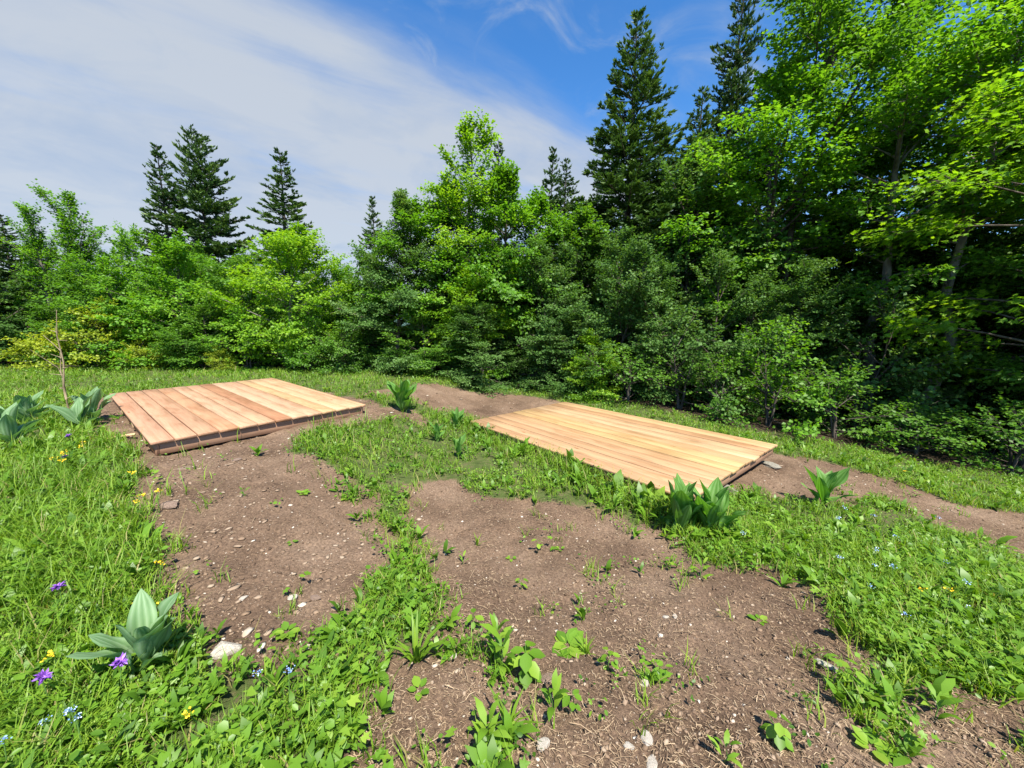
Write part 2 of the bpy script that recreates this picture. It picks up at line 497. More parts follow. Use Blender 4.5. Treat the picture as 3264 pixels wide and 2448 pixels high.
def z_base(x, y):
    x = np.asarray(x, dtype=float); y = np.asarray(y, dtype=float)
    return (-.38 * S((x + 2.5) / 1.9) * S((y - .5) / 3.0) - .11 * np.clip(x - 3.6, 0, 12) * S((y - 1) / 3) - .05 * np.clip(y - 11.5, 0, 200))


def zg(x, y):
    x = np.asarray(x, dtype=float); y = np.asarray(y, dtype=float)
    near = np.clip(1.4 - np.hypot(x, y - 3) / 14, 0, 1)
    s = lookup(SOILMAP, x, y)
    dk = np.exp(-(((x + 4.6) / 2.2) ** 2 + ((y - 6.2) / 2.2) ** 4))
    z = z_base(x, y) - .03 * dk - .04 * np.exp(-(((x + 4.1) / 1.1) ** 2 + ((y - 4.3) / 1.1) ** 2)) + near * ((fbm(x, y, .9, 11) - .5) * .07 * (1 - .8 * dk) + (1 - s) * .022)
    z = z + near * s * ((vnoise(x, y, 5, 21) - .5) * .045 + (vnoise(x, y, 13, 22) - .5) * .030 + (vnoise(x, y, 31, 23) - .5) * .016)
    return z


def axis_coords(a0, a1, f0, f1, m0, m1):
    c = [np.arange(f0, f1, .04), np.arange(m0, f0, .14), np.arange(f1, m1, .14)]
    far = lambda start, end: start + np.sign(end - start) * np.geomspace(.3, abs(end - start), 24)
    c += [far(m1, a1), far(m0, a0)]
    return np.unique(np.concatenate(c).round(3))


def build_ground():
    xs = axis_coords(-600, 600, -5.6, 4.6, -18, 13)
    ys = axis_coords(-600, 900, .7, 6.4, -1.4, 14.5)
    X, Y = np.meshgrid(xs, ys)
    Z = zg(X, Y)
    ny, nx = X.shape
    i = np.arange(ny - 1)[:, None] * nx + np.arange(nx - 1)[None, :]
    q = np.stack([i, i + 1, i + nx + 1, i + nx], -1).reshape(-1, 4)
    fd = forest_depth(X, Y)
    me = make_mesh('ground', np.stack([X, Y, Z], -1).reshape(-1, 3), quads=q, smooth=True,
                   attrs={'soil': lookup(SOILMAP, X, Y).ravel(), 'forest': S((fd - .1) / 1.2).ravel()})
    m_, N, L = new_mat('ground')
    out = N.new('ShaderNodeOutputMaterial'); b = N.new('ShaderNodeBsdfPrincipled')
    b.inputs['Roughness'].default_value = .95; b.inputs['Specular IOR Level'].default_value = .12
    tc = N.new('ShaderNodeTexCoord')

    def nz(scale, detail=6, rough=.6, dist=0.0):
        n = N.new('ShaderNodeTexNoise'); n.inputs['Scale'].default_value = scale; n.inputs['Detail'].default_value = detail
        n.inputs['Roughness'].default_value = rough; n.inputs['Distortion'].default_value = dist
        L.new(tc.outputs['Object'], n.inputs[0]); return n.outputs['Fac']

    def mixc(f, a, b_, bt='MIX'):
        x = N.new('ShaderNodeMix'); x.data_type = 'RGBA'; x.blend_type = bt
        for k, v in (('Factor', f), ('A', a), ('B', b_)):
            if isinstance(v, (int, float)): x.inputs[k].default_value = v
            elif isinstance(v, tuple): x.inputs[k].default_value = (*v, 1)
            else: L.new(v, x.inputs[k])
        return x.outputs['Result']
    big = ramp_node(N, [(.30, (.088, .057, .038)), (.5, (.155, .104, .071)), (.70, (.212, .149, .106))]); L.new(nz(1.3, 8, .62), big.inputs[0])
    fine = ramp_node(N, [(.32, (.45, .42, .40)), (.5, (1, 1, 1)), (.66, (1.5, 1.48, 1.42))]); L.new(nz(55, 6, .7), fine.inputs[0])
    soil = mixc(1.0, big.outputs[0], fine.outputs[0], 'MULTIPLY')
    # small chips and crumbs of stone
    vo = N.new('ShaderNodeTexVoronoi'); vo.inputs['Scale'].default_value = 70; vo.inputs['Randomness'].default_value = 1
    L.new(tc.outputs['Object'], vo.inputs[0])
    chip = ramp_node(N, [(.0, (1, 1, 1)), (.20, (1, 1, 1)), (.28, (0, 0, 0))]); L.new(vo.outputs['Distance'], chip.inputs[0])
    sepc = N.new('ShaderNodeSeparateColor'); L.new(vo.outputs['Color'], sepc.inputs[0])
    sel = ramp_node(N, [(.55, (0, 0, 0)), (.60, (1, 1, 1))]); L.new(sepc.outputs[0], sel.inputs[0])
    cm = N.new('ShaderNodeMath'); cm.operation = 'MULTIPLY'; L.new(chip.outputs[0], cm.inputs[0]); L.new(sel.outputs[0], cm.inputs[1])
    ccol = ramp_node(N, [(0, (.19, .125, .082)), (.7, (.30, .212, .148)), (1, (.48, .40, .32))]); L.new(sepc.outputs[1], ccol.inputs[0])
    soil = mixc(cm.outputs[0], soil, ccol.outputs[0])
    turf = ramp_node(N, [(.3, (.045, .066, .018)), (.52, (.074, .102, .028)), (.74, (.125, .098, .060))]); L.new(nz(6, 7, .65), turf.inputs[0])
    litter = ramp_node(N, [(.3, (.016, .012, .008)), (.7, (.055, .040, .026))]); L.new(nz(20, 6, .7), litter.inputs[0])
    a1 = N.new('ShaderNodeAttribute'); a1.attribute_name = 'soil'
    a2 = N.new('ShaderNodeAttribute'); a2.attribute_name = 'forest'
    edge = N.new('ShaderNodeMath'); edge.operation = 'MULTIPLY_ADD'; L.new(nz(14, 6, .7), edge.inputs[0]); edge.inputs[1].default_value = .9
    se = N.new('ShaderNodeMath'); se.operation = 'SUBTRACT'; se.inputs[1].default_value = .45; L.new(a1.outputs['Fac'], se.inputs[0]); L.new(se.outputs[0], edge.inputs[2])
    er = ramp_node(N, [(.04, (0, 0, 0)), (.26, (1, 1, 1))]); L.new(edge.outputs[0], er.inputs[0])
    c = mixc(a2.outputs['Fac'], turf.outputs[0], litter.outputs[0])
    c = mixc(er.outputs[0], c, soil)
    L.new(c, b.inputs['Base Color'])
    hsum = N.new('ShaderNodeMath'); hsum.operation = 'MULTIPLY_ADD'; L.new(cm.outputs[0], hsum.inputs[0]); hsum.inputs[1].default_value = .5
    hs2 = N.new('ShaderNodeMath'); hs2.operation = 'ADD'; L.new(nz(45, 8, .72), hs2.inputs[0]); L.new(nz(160, 4, .7), hs2.inputs[1])
    L.new(hs2.outputs[0], hsum.inputs[2])
    bp = N.new('ShaderNodeBump'); bp.inputs['Strength'].default_value = .9; bp.inputs['Distance'].default_value = .012
    L.new(hsum.outputs[0], bp.inputs['Height']); L.new(bp.outputs[0], b.inputs['Normal'])
    L.new(b.outputs[0], out.inputs[0])
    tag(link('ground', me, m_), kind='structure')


build_ground()


def build_hills():
    """wooded ridges far beyond the clearing"""
    mt = plain_mat('far_woods', (.030, .062, .055), (.060, .105, .085), .06, 1, .0, 1)
    for k, (y0, hmax, seed, x0, x1) in enumerate([(420, 46, 3, -700, 700), (700, 110, 9, -1100, 1100)]):
        xs = np.linspace(x0, x1, 160); ts = np.linspace(0, 1, 14)
        X, T = np.meshgrid(xs, ts)
        prof = np.sin(T * np.pi) ** .8
        Hh = hmax * (.25 + .9 * fbm(X, X * 0 + 5, .004, seed, 4)) * (.55 + .45 * np.clip(-X / 500, -1, 1))
        Z = -45 + Hh * prof * 1.0 + prof * 30 + (fbm(X, T * 200, .05, seed + 4, 3) - .5) * 8 * prof
        Y = y0 + T * 200
        i = np.arange(len(ts) - 1)[:, None] * len(xs) + np.arange(len(xs) - 1)[None, :]
        q = np.stack([i, i + 1, i + len(xs) + 1, i + len(xs)], -1).reshape(-1, 4)
        me = make_mesh('hills', np.stack([X, Y, Z], -1).reshape(-1, 3), quads=q, smooth=True)
        tag(link('hills', me, mt), kind='structure')


build_hills()

# ------------------------------------------------------------------ timber decks


def box_mesh(name, sx, sy, sz, bev=0.004, sag=0.0, rng=None):
    """box from x 0..sx, centred in y, top at z=0, with bevelled edges"""
    b = bev
    xs = [(0, b), (b, 0)]
    ring = []  # cross-section loop (y,z)
    h = sy / 2
    loop = [(-h, -b), (-h + b, 0), (h - b, 0), (h, -b), (h, -sz + b), (h - b, -sz), (-h + b, -sz), (-h, -sz + b)]
    cols = np.linspace(b, sx - b, 7)
    V, Q, T = [], [], []
    def add_ring(x, inset):
        s = len(V)
        for (y, z) in loop:
            yy = y - math.copysign(inset, y); zz = z - inset if z > -sz / 2 else z + inset
            wv = 0.0 if rng is None else sag * math.sin(x * 1.3 + rng)
            V.append((x, yy + wv, zz))
        return s
    rs = [add_ring(0, b * .8)] + [add_ring(x, 0) for x in cols] + [add_ring(sx, b * .8)]
    for a, c in zip(rs[:-1], rs[1:]):
        for k in range(8):
            k2 = (k + 1) % 8
            Q.append((a + k, c + k, c + k2, a + k2))
    for s, flip in ((rs[0], False), (rs[-1], True)):
        for k in range(1, 7):
            t = (s, s + k, s + k + 1)
            T.append(t[::-1] if flip else t)
    return make_mesh(name, V, T, Q)


def deck(loc, rot, length, widths, plank_cols, label, fascia_h, overhang, posts, overjut, gapw=.011, keep_var=.85):
    """deck whose planks run along local +x from the origin; plank widths stack along local -y"""
    root = empty('timber_deck', loc); root.rotation_euler = rot
    tag(root, label, 'deck')
    rng = np.random.default_rng(int(length * 1000) + len(widths))
    TH = .034; y = 0.0; gap = gapw
    for k, (w, c) in enumerate(zip(widths, plank_cols)):
        me = box_mesh('plank', length + rng.uniform(-overjut, overjut), w - gap, TH, .004, .0015, k * 1.7)
        o = link('plank', me, M['wood'], root, (rng.uniform(-overjut, overjut) * .5, y - w / 2, rng.uniform(-.003, .003) - .003), (rng.uniform(-.006, .006), rng.uniform(-.0004, .0004), rng.uniform(-.0006, .0006)))
        mean_c = np.mean(plank_cols, axis=0); c = mean_c + (np.array(c) - mean_c) * keep_var
        o.color = (c[0] * .61, c[1] * .605, c[2] * .615, 1)
        y -= w
    W = -y
    FT = .04; oh = overhang; zt = -TH - .003
    fc = (.30, .185, .125)
    def board(nm, x0, y0, x1, y1, h=fascia_h, th=FT, col=fc, z=zt):
        L_ = math.hypot(x1 - x0, y1 - y0)
        o = link(nm, box_mesh(nm, L_, th, h, .003), M['wood'], root, (x0, y0, z), (0, 0, math.atan2(y1 - y0, x1 - x0)))
        o.color = (*col, 1); return o
    board('rim_board', oh, -oh - FT / 2, length - oh, -oh - FT / 2)
    board('rim_board', oh, -W + oh + FT / 2, length - oh, -W + oh + FT / 2)
    board('rim_board', oh + FT / 2, -W + oh + FT + .002, oh + FT / 2, -oh - FT - .002)
    board('rim_board', length - oh - FT / 2, -W + oh + FT + .002, length - oh - FT / 2, -oh - FT - .002)
    for t in np.linspace(.18, .82, 5):
        board('joist', oh + FT + .004 + t * (length - 2 * oh - 2 * FT) - .0, -W + oh + FT + .002, oh + FT + .004 + t * (length - 2 * oh - 2 * FT), -oh - FT - .002)
    for (px_, py_, h_) in posts:
        o = link('post', box_mesh('post', .05, .05, h_, .004), M['wood'], root, (px_, py_, zt - .006)); o.color = (.42, .30, .19, 1)
    return root, W


# left deck: corners LB(-7.35,6.67) NL(-4.13,4.08) R(-2.48,6.13) BR(-5.68,8.73), top at z .15
_lc = [(.62, .36, .235), (.64, .385, .245), (.55, .325, .20), (.60, .345, .20), (.66, .42, .27), (.62, .38, .235), (.46, .235, .125), (.70, .475, .31), (.63, .40, .255), (.66, .45, .235), (.70, .495, .29), (.70, .47, .28), (.66, .42, .24)]
_lw = [.215] * 12 + [.085]
# plank axis runs from the far-left edge to the near edge, planks stack from the left (NL-LB) side to the right
ax = math.atan2(4.081 - 6.668, -4.126 + 7.35)
# local -y must point from the NL-LB side towards the R-BR side: local +x = NL -> LB
ax_l = math.atan2(6.668 - 4.081, -7.35 + 4.126)
deck((-4.126, 4.081, .15), (0, 0, ax_l), 4.13, _lw, _lc, 'low pinkish timber deck of wide planks beside the lush meadow, left one', .145, .040,
     [(.55, -.035, .10), (1.5, -.035, .10), (2.6, -.035, .09)], .004)
_rc = [(.64, .45, .22), (.66, .46, .23), (.46, .26, .13), (.63, .43, .25), (.72, .52, .31), (.58, .385, .20), (.68, .48, .22), (.66, .46, .20), (.58, .36, .19), (.64, .40, .23), (.55, .325, .185), (.66, .42, .25), (.58, .35, .21)]
_rw = [.07] + [.21] * 12
deck((1.217, 8.344, -.215), (.020, -.031, math.radians(-51.09)), 4.13, _rw, _rc, 'low yellowish timber deck of wide planks beside the dark forest, right one', .11, .036,
     [(3.2, -2.45, .10), (.5, -2.45, .10)], .012, .017, .6)

# ------------------------------------------------------------------ stones


def rock_mesh(name, seed, flat=.6, sub=2, jag=.28):
    import bmesh
    bm = bmesh.new(); bmesh.ops.create_icosphere(bm, subdivisions=sub, radius=1)
    rng = np.random.default_rng(seed)
    planes = rand_dirs(9, rng); dist = rng.uniform(.55, .9, 9)
    for v in bm.verts:
        co = np.array(v.co)
        for p_, d_ in zip(planes, dist):
            t = co @ p_
            if t > d_: co = co - p_ * (t - d_)
        co = co * (1 + rng.uniform(-jag, jag) * .25)
        v.co = Vector((co[0], co[1] * .8, co[2] * flat))
    me = bpy.data.meshes.new(name); bm.to_mesh(me); bm.free(); return me


def stone(x, y, size, flat, mat, label, seed, rz=0.0, sink=.35, name='stone', tilt=(0, 0), sx=1.0):
    me = rock_mesh(name, seed, flat)
    o = link(name, me, M[mat], loc=(x, y, float(zg(x, y)) + size * flat * (1 - 2 * sink)), rot=(tilt[0], tilt[1], rz), scale=(size * sx, size, size))
    tag(o, label, 'stone')
    return o


STONES = [
    (-1.42, 1.62, .075, .55, 'stone_white', 'pale rough rock between the grey-green gentian and the bare soil', .4),
    (-2.85, 2.90, .070, .35, 'stone_brown', 'flat brown stone at the left edge of the bare soil', .1),
    (4.38, 3.23, .130, .22, 'stone_brown', 'long flat brown slab on the soil at the right edge of the picture', -.5),
    (.15, 1.20, .030, .5, 'stone_white', 'white angular stone at the bottom edge below the middle weeds', .3),
    (.56, 1.16, .034, .4, 'stone_white', 'white flat stone at the very bottom right of the middle weeds', .9),
    (.57, 1.25, .030, .5, 'stone_white', 'white chunky stone just above the lowest white flat stone', 1.4),
    (.49, 1.22, .022, .5, 'stone_white', 'small pale stone left of the white chunky stone near the bottom', .2),
    (1.65, 1.65, .045, .4, 'stone_white', 'white pointed stone beside the right grass edge in the foreground', -1.0),
    (.20, 1.53, .036, .4, 'stone_brown', 'smooth pinkish stone under the arching weed in the foreground', .2),
    (.66, 1.53, .026, .5, 'stone_white', 'pale oval stone right of the middle foreground weeds', .7),
    (.98, 2.05, .022, .5, 'stone_white', 'small white stone alone in the middle of the right-hand soil', .3),
    (1.03, 2.03, .022, .5, 'stone_white', 'small white stone, right one of the close pair on the soil', 1.1),
    (-1.36, 2.08, .030, .4, 'stone_white', 'white pointed stone on the soil right of the big gentian', .5),
    (-1.62, 2.02, .026, .4, 'stone_white', 'white splinter of stone just behind the big gentian', 1.0),
    (-1.22, 2.10, .032, .35, 'stone_brown', 'flat brown stone touching the white pointed stone on the soil', .0),
    (-3.45, 3.72, .060, .3, 'stone_brown', 'dark flat stone on the soil in front of the left deck corner', .4),
    (-3.05, 3.95, .045, .35, 'stone_brown', 'brown stone on the soil under the front edge of the left deck', .9),
    (-.28, 1.66, .026, .5, 'stone_white', 'pale stone between the two foreground green tufts', .6),
]
for k, (x, y, s_, fl, mt, lb, rz) in enumerate(STONES):
    stone(x, y, s_, fl, mt, lb, 100 + k, rz, sx=1.35 if fl < .45 else 1.1)
for k, (x, y, lb) in enumerate([(2.60, 4.22, 'grey flat foundation stone under the near corner of the right deck'), (3.72, 5.12, 'grey flat foundation stone under the far right corner of the right deck')]):
    stone(x, y, .115, .42, 'stone_grey', lb, 300 + k, -.9, .2, 'foundation_stone', sx=1.3)

# ------------------------------------------------------------------ loose soil cover: pebbles, crumbs, straw
PH = (1 + 5 ** .5) / 2
_ico = norm(np.array([(-1, PH, 0), (1, PH, 0), (-1, -PH, 0), (1, -PH, 0), (0, -1, PH), (0, 1, PH), (0, -1, -PH), (0, 1, -PH), (PH, 0, -1), (PH, 0, 1), (-PH, 0, -1), (-PH, 0, 1)], dtype=float))
_icot = np.array([(0, 11, 5), (0, 5, 1), (0, 1, 7), (0, 7, 10), (0, 10, 11), (1, 5, 9), (5, 11, 4), (11, 10, 2), (10, 7, 6), (7, 1, 8), (3, 9, 4), (3, 4, 2), (3, 2, 6), (3, 6, 8), (3, 8, 9), (4, 9, 5), (2, 4, 11), (6, 2, 10), (8, 6, 7), (9, 8, 1)])


def sample_area(n, rng, y0, y1, power=1.0, xk=1.5, xm=1.2):
    """random ground points in front of the viewpoint, denser near it"""
    u = rng.random(n)
    y = (y0 ** (1 - power) + u * (y1 ** (1 - power) - y0 ** (1 - power))) ** (1 / (1 - power)) if power != 1 else y0 * (y1 / y0) ** u
    x = rng.uniform(-1, 1, n) * (xk * y + xm)
    return x, y


def build_loose(name, n, rng, smin, smax, flat, mat, label, cat, y1, exp=2.2, bright=None, where=None):
    x, y = sample_area(n, rng, .9, y1, 1.0)
    keep = lookup(SOILMAP, x, y) > .55 + (rng.random(n) - .5) * .4
    if where is not None: keep &= where(x, y)
    x, y = x[keep], y[keep]; n = len(x)
    s = (smin + (smax - smin) * rng.random(n) ** exp) * (1 + .05 * y)
    V = _ico[None] * rng.uniform(.5, 1.35, (n, 12, 1)) * np.stack([rng.uniform(.8, 1.5, n), rng.uniform(.6, 1.0, n), rng.uniform(*flat, n)], -1)[:, None, :]
    a = rng.uniform(0, 2 * np.pi, n); ca, sa = np.cos(a)[:, None], np.sin(a)[:, None]
    vx = V[..., 0] * ca - V[..., 1] * sa; vy = V[..., 0] * sa + V[..., 1] * ca
    P = np.stack([vx * s[:, None] + x[:, None], vy * s[:, None] + y[:, None], V[..., 2] * s[:, None] + zg(x, y)[:, None] + .15 * s[:, None]], -1)
    T = _icot[None] + (np.arange(n) * 12)[:, None, None]
    v = rng.random(n) if bright is None else bright(rng, n)
    me = make_mesh(name, P.reshape(-1, 3), T.reshape(-1, 3), attrs={'v': np.repeat(v, 12)})
    tag(link(name, me, mat), label, cat, kind='stuff')


build_loose('gravel', 15000, RNG, .0025, .014, (.25, .6), M['pebble'], 'scattered small pebbles and stone chips on the bare soil', 'gravel', 9,
            bright=lambda r, n: np.where(r.random(n) < .14, r.uniform(.82, 1, n), r.uniform(.1, .8, n)))
build_loose('soil_crumbs', 9000, RNG, .003, .013, (.4, .9), M['clod'], 'brown crumbs and clods of loose dry soil', 'soil', 8)


build_loose('stone_chips', 5200, RNG, .006, .026, (.12, .32), M['pebble'], 'flat brown stone chips strewn over the soil in front of the left deck', 'gravel', 9, 1.7,
            lambda r, n: np.where(r.random(n) < .10, r.uniform(.8, 1, n), r.uniform(.35, .78, n)), lambda x, y: (x < -.75) | (y > 4.6))


def build_straw():
    rng = np.random.default_rng(5)
    n = 75000
    x, y = sample_area(n, rng, .9, 7.5, 1.15)
    patch = fbm(x, y, 1.6, 41)
    extra = np.exp(-(((x + .25) / .35) ** 2 + ((y - 1.25) / .28) ** 2)) + np.exp(-(((x - 2.0) / .25) ** 2 + ((y - 2.1) / .3) ** 2))
    w = np.where(x > -.95, .35 + .65 * S((patch - .35) / .3), .12 + .5 * S((patch - .5) / .2)) + extra
    keep = ((lookup(SOILMAP, x, y) > .35) | (rng.random(n) < .10)) & (rng.random(n) < w)
    x, y = x[keep], y[keep]; n = len(x)
    ln = rng.uniform(.007, .030, n) * (1 + (rng.random(n) < .04) * 2.2); wd = rng.uniform(.0005, .0011, n) * (1 + .22 * y)
    a = rng.uniform(0, 2 * np.pi, n)
    d = np.stack([np.cos(a), np.sin(a), rng.normal(0, .10, n)], -1); d = norm(d)
    up_ = np.stack([rng.normal(0, .25, n), rng.normal(0, .25, n), np.ones(n)], -1)
    bend = rng.normal(0, .07, n)
    base = np.stack([x, y, zg(x, y) + rng.uniform(.002, .010, n)], -1)
    side = norm(np.cross(d, up_))
    k = 3
    ts = np.linspace(0, 1, k)
    P = base[:, None] + d[:, None] * (ln[:, None, None] * ts[None, :, None]) + side[:, None] * ((bend * ln)[:, None, None] * (4 * ts * (1 - ts))[None, :, None])
    P[..., 2] += (ln * .10)[:, None] * (4 * ts * (1 - ts))[None]
    Lf = P - side[:, None] * wd[:, None, None]; Rt = P + side[:, None] * wd[:, None, None]
    V = np.stack([Lf, Rt], 2).reshape(n, 2 * k, 3)
    tt = np.array([(2 * i, 2 * i + 1, 2 * i + 3) for i in range(k - 1)] + [(2 * i, 2 * i + 3, 2 * i + 2) for i in range(k - 1)])
    T = tt[None] + (np.arange(n) * 2 * k)[:, None, None]
    me = make_mesh('dry_straw', V.reshape(-1, 3), T.reshape(-1, 3), attrs={'v': np.repeat(rng.random(n), 2 * k)})
    tag(link('dry_straw', me, M['straw']), 'short dry stalks and straw littering the bare soil', 'straw', kind='stuff')


build_straw()

# ------------------------------------------------------------------ meadow: grass and low herbs
DECKS = [[(-7.35, 6.668), (-4.126, 4.081), (-2.477, 6.128), (-5.681, 8.73)], [(1.217, 8.344), (3.808, 5.13), (1.802, 3.511), (-.789, 6.724)]]


def veg_density(x, y, rng, n):
    s = lookup(SOILWIDE, x, y); s1 = lookup(SOILMAP, x, y)
    e = s1 * .5 + s * .5 + (fbm(x, y, 7, 55) - .5) * .55 + (fbm(x, y, 22, 56) - .5) * .25
    p = (1 - S((e - .10) / .55)) ** 1.3
    bare = S((fbm(x, y, 2.4, 61, 4) - .62 + .07 * (y < 1.75) * (x < -.3)) / .08)
    p = p * (1 - .75 * bare)
    hole = S((fbm(x, y, 4.5, 63, 3) - .47) / .10) * np.clip((x + 1.9) / .6, 0, 1) * (y < 5.6) * np.clip((1.45 - x) / .3 + (y > 3.4), 0, 1)
    edge_ = np.exp(-((x - .50 + .79 * (y - 5.05)) / .55) ** 2) * (y > 3) * (y < 7)
    p = np.maximum(p * (1 - .8 * hole * (1 - edge_)), edge_ * .95 * (s1 < .75))
    # scattered growth in the soil near the strips and in the foreground
    p = np.maximum(p, .07 * (s1 > .5) * S((fbm(x, y, 3.1, 71) - .56) / .1) * (y < 6))
    p = np.maximum(p, .22 * S((.75 - s) / .5) * S((fbm(x, y, 5, 73) - .48) / .12))
    def along(pts, hw):
        d2 = np.full(x.shape, 1e9)
        for (ax_, ay_), (bx_, by_) in zip(pts[:-1], pts[1:]):
            ux, uy = bx_ - ax_, by_ - ay_; t = np.clip(((x - ax_) * ux + (y - ay_) * uy) / (ux * ux + uy * uy), 0, 1)
            d2 = np.minimum(d2, (x - ax_ - t * ux) ** 2 + (y - ay_ - t * uy) ** 2)
        return np.exp(-d2 / (hw * hw))
    p = np.maximum(p, np.minimum(1, 1.5 * along([(-2.66, 5.13), (-1.96, 4.14), (-1.6, 3.63), (-1.33, 3.31), (-.96, 2.96), (-.76, 2.64), (-.66, 2.27), (-.72, 1.97), (-.83, 1.79), (-.88, 1.68)], .13)) * S((fbm(x, y, 6, 181) - .36) / .16))
    wd_ = along([(-.40, 2.02), (-.28, 1.78), (-.15, 1.58), (-.05, 1.45), (.01, 1.29), (-.02, 1.1)], .10)
    p = np.maximum(p, wd_ * S((fbm(x, y, 9, 191) - .48) / .14) * .55)
    strip = 0 * np.exp(-((x - (.00 - .25 * (y - 1.5))) / .13) ** 2) * (y < 1.95) + 0 * x
    p = np.maximum(p, strip * S((fbm(x, y, 7, 81) - .55) / .12) * .6)
    br = np.clip((x - 1.1) / .6, 0, 1) * (y < 1.55)
    p = np.maximum(p, br * S((fbm(x, y, 5, 91) - .55) / .1) * .35)
    fd = forest_depth(x, y)
    p = p * (1 - S((fd - .35) / .8))
    for q in DECKS:
        p = np.where(in_poly(x, y, q), 0, p)
    return rng.random(n) < p


def build_meadow():
    rng = np.random.default_rng(77)
    G, Hb = Acc(), Acc()

    def bases(n, y1=12.0, power=1.15):
        x, y = sample_area(n, rng, .8, y1, power, 1.5, 1.0)
        k = veg_density(x, y, rng, n)
        x, y = x[k], y[k]
        return x, y, zg(x, y)

    def lush(x, y):
        return .75 + .5 * fbm(x, y, 1.1, 101) + 1.35 * np.exp(-((x - .42 + .79 * (y - 5.05)) / .36) ** 2) * (y > 3) * (y < 7) + .25 * (x < -2.2) * (y < 6) + .1 * (x > 1.5) * (y < 5)

    # grass tufts
    x, y, z = bases(36000, 12, .8)
    m_ = rng.integers(5, 9, len(x)); i = np.repeat(np.arange(len(x)), m_); n = len(i)
    lod = 1 + .13 * y[i]
    a = rng.uniform(0, 2 * np.pi, n); lean = rng.uniform(.15, .95, n)
    d = np.stack([np.cos(a) * lean, np.sin(a) * lean, np.ones(n)], -1)
    nr = np.stack([-np.cos(a), -np.sin(a), lean], -1) + rng.normal(0, .3, (n, 3))
    pos = np.stack([x[i] + rng.normal(0, .018, n) * lod, y[i] + rng.normal(0, .018, n) * lod, z[i] - .004], -1)
    ln = rng.uniform(.05, .155, n) * lush(x[i], y[i]) * np.clip(1.05 - .03 * y[i], .7, 1) * (1 + .7 * (x[i] < -1.6) * (rng.random(n) < .35))
    wd = rng.uniform(.0032, .0066, n) * lod / ln
    v, t = place(*BLADE, pos, d, nr, ln, wd)
    tone = np.clip(.18 + .55 * fbm(x, y, .8, 111)[i] + rng.normal(0, .14, n), 0, .9); tone = np.where(rng.random(n) < .06, 1.0, tone)
    G.add(v, t, np.repeat(tone, 5))

    # small round-leaved herbs (clover, vetch): leaves held level on short stalks
    x, y, z = bases(34000, 12, .8)
    m_ = rng.integers(4, 8, len(x)); i = np.repeat(np.arange(len(x)), m_); n = len(i)
    lod = 1 + .10 * y[i]
    h = rng.uniform(.015, .085, n) * lush(x[i], y[i])
    a = rng.uniform(0, 2 * np.pi, n); rr = rng.uniform(.005, .045, n) * lod
    pos = np.stack([x[i] + np.cos(a) * rr, y[i] + np.sin(a) * rr, z[i] + h], -1)
    d = np.stack([np.cos(a), np.sin(a), rng.uniform(-.5, .6, n)], -1) + rng.normal(0, .35, (n, 3))
    nr = np.stack([rng.normal(0, .45, n), rng.normal(0, .45, n), np.ones(n)], -1)
    sz = rng.uniform(.010, .024, n) * lod
    v, t = place(*LEAF_OVAL, pos, d, nr, sz, rng.uniform(.8, 1.3, n))
    tone = np.clip(.10 + .6 * fbm(x, y, .9, 121)[i] + rng.normal(0, .12, n) + rng.normal(0, .16, len(x))[i], 0, 1)
    Hb.add(v, t, np.repeat(tone, 6))

    # rosettes and upright plants with longer leaves
    x, y, z = bases(6500)
    m_ = rng.integers(4, 8, len(x)); i = np.repeat(np.arange(len(x)), m_); n = len(i)
    big = rng.uniform(.6, 1.35, len(x))[i] * lush(x[i], y[i])
    a = rng.uniform(0, 2 * np.pi, n); el = rng.uniform(.2, 1.3, n)
    d = np.stack([np.cos(a) * np.cos(el), np.sin(a) * np.cos(el), np.sin(el)], -1)
    nr = np.stack([-np.cos(a) * np.sin(el), -np.sin(a) * np.sin(el), np.cos(el)], -1) + rng.normal(0, .2, (n, 3))
    pos = np.stack([x[i], y[i], z[i] + rng.uniform(0, .03, n)], -1)
    v, t = place(*LANCE, pos, d, nr, rng.uniform(.05, .115, n) * big, rng.uniform(.8, 1.5, n))
    tone = np.clip(.15 + .55 * fbm(x, y, 1.5, 131)[i] + rng.normal(0, .10, n) + rng.normal(0, .12, len(x))[i], 0, 1)
    Hb.add(v, t, np.repeat(tone, 6))

    # broad soft leaves (dock, lady's mantle) standing out of the sward near the viewer
    x, y, z = bases(2200, 7.0, 1.2)
    m_ = rng.integers(3, 7, len(x)); i = np.repeat(np.arange(len(x)), m_); n = len(i)
    a = rng.uniform(0, 2 * np.pi, n); rr = rng.uniform(.01, .07, n)
    pos = np.stack([x[i] + np.cos(a) * rr, y[i] + np.sin(a) * rr, z[i] + rng.uniform(.03, .12, n) * lush(x[i], y[i])], -1)
    d = np.stack([np.cos(a), np.sin(a), rng.uniform(-.5, .3, n)], -1)
    nr = np.stack([rng.normal(0, .35, n), rng.normal(0, .35, n), np.ones(n)], -1)
    v, t = place(*LEAF_OVAL, pos, d, nr, rng.uniform(.020, .045, n), rng.uniform(.9, 1.5, n))
    tone = np.clip(.35 + .35 * rng.random(len(x))[i] + rng.normal(0, .12, n), 0, 1)
    Hb.add(v, t, np.repeat(tone, 6))
    # lobed leaves (cranesbill, lady's mantle) in the foreground
    x, y, z = bases(1500, 4.5, 1.2)
    m_ = rng.integers(2, 6, len(x)); i = np.repeat(np.arange(len(x)), m_); n = len(i)
    a = rng.uniform(0, 2 * np.pi, n); rr = rng.uniform(.01, .08, n)
    pos = np.stack([x[i] + np.cos(a) * rr, y[i] + np.sin(a) * rr, z[i] + rng.uniform(.03, .11, n) * lush(x[i], y[i])], -1)
    d = np.stack([np.cos(a), np.sin(a), rng.uniform(-.4, .3, n)], -1)
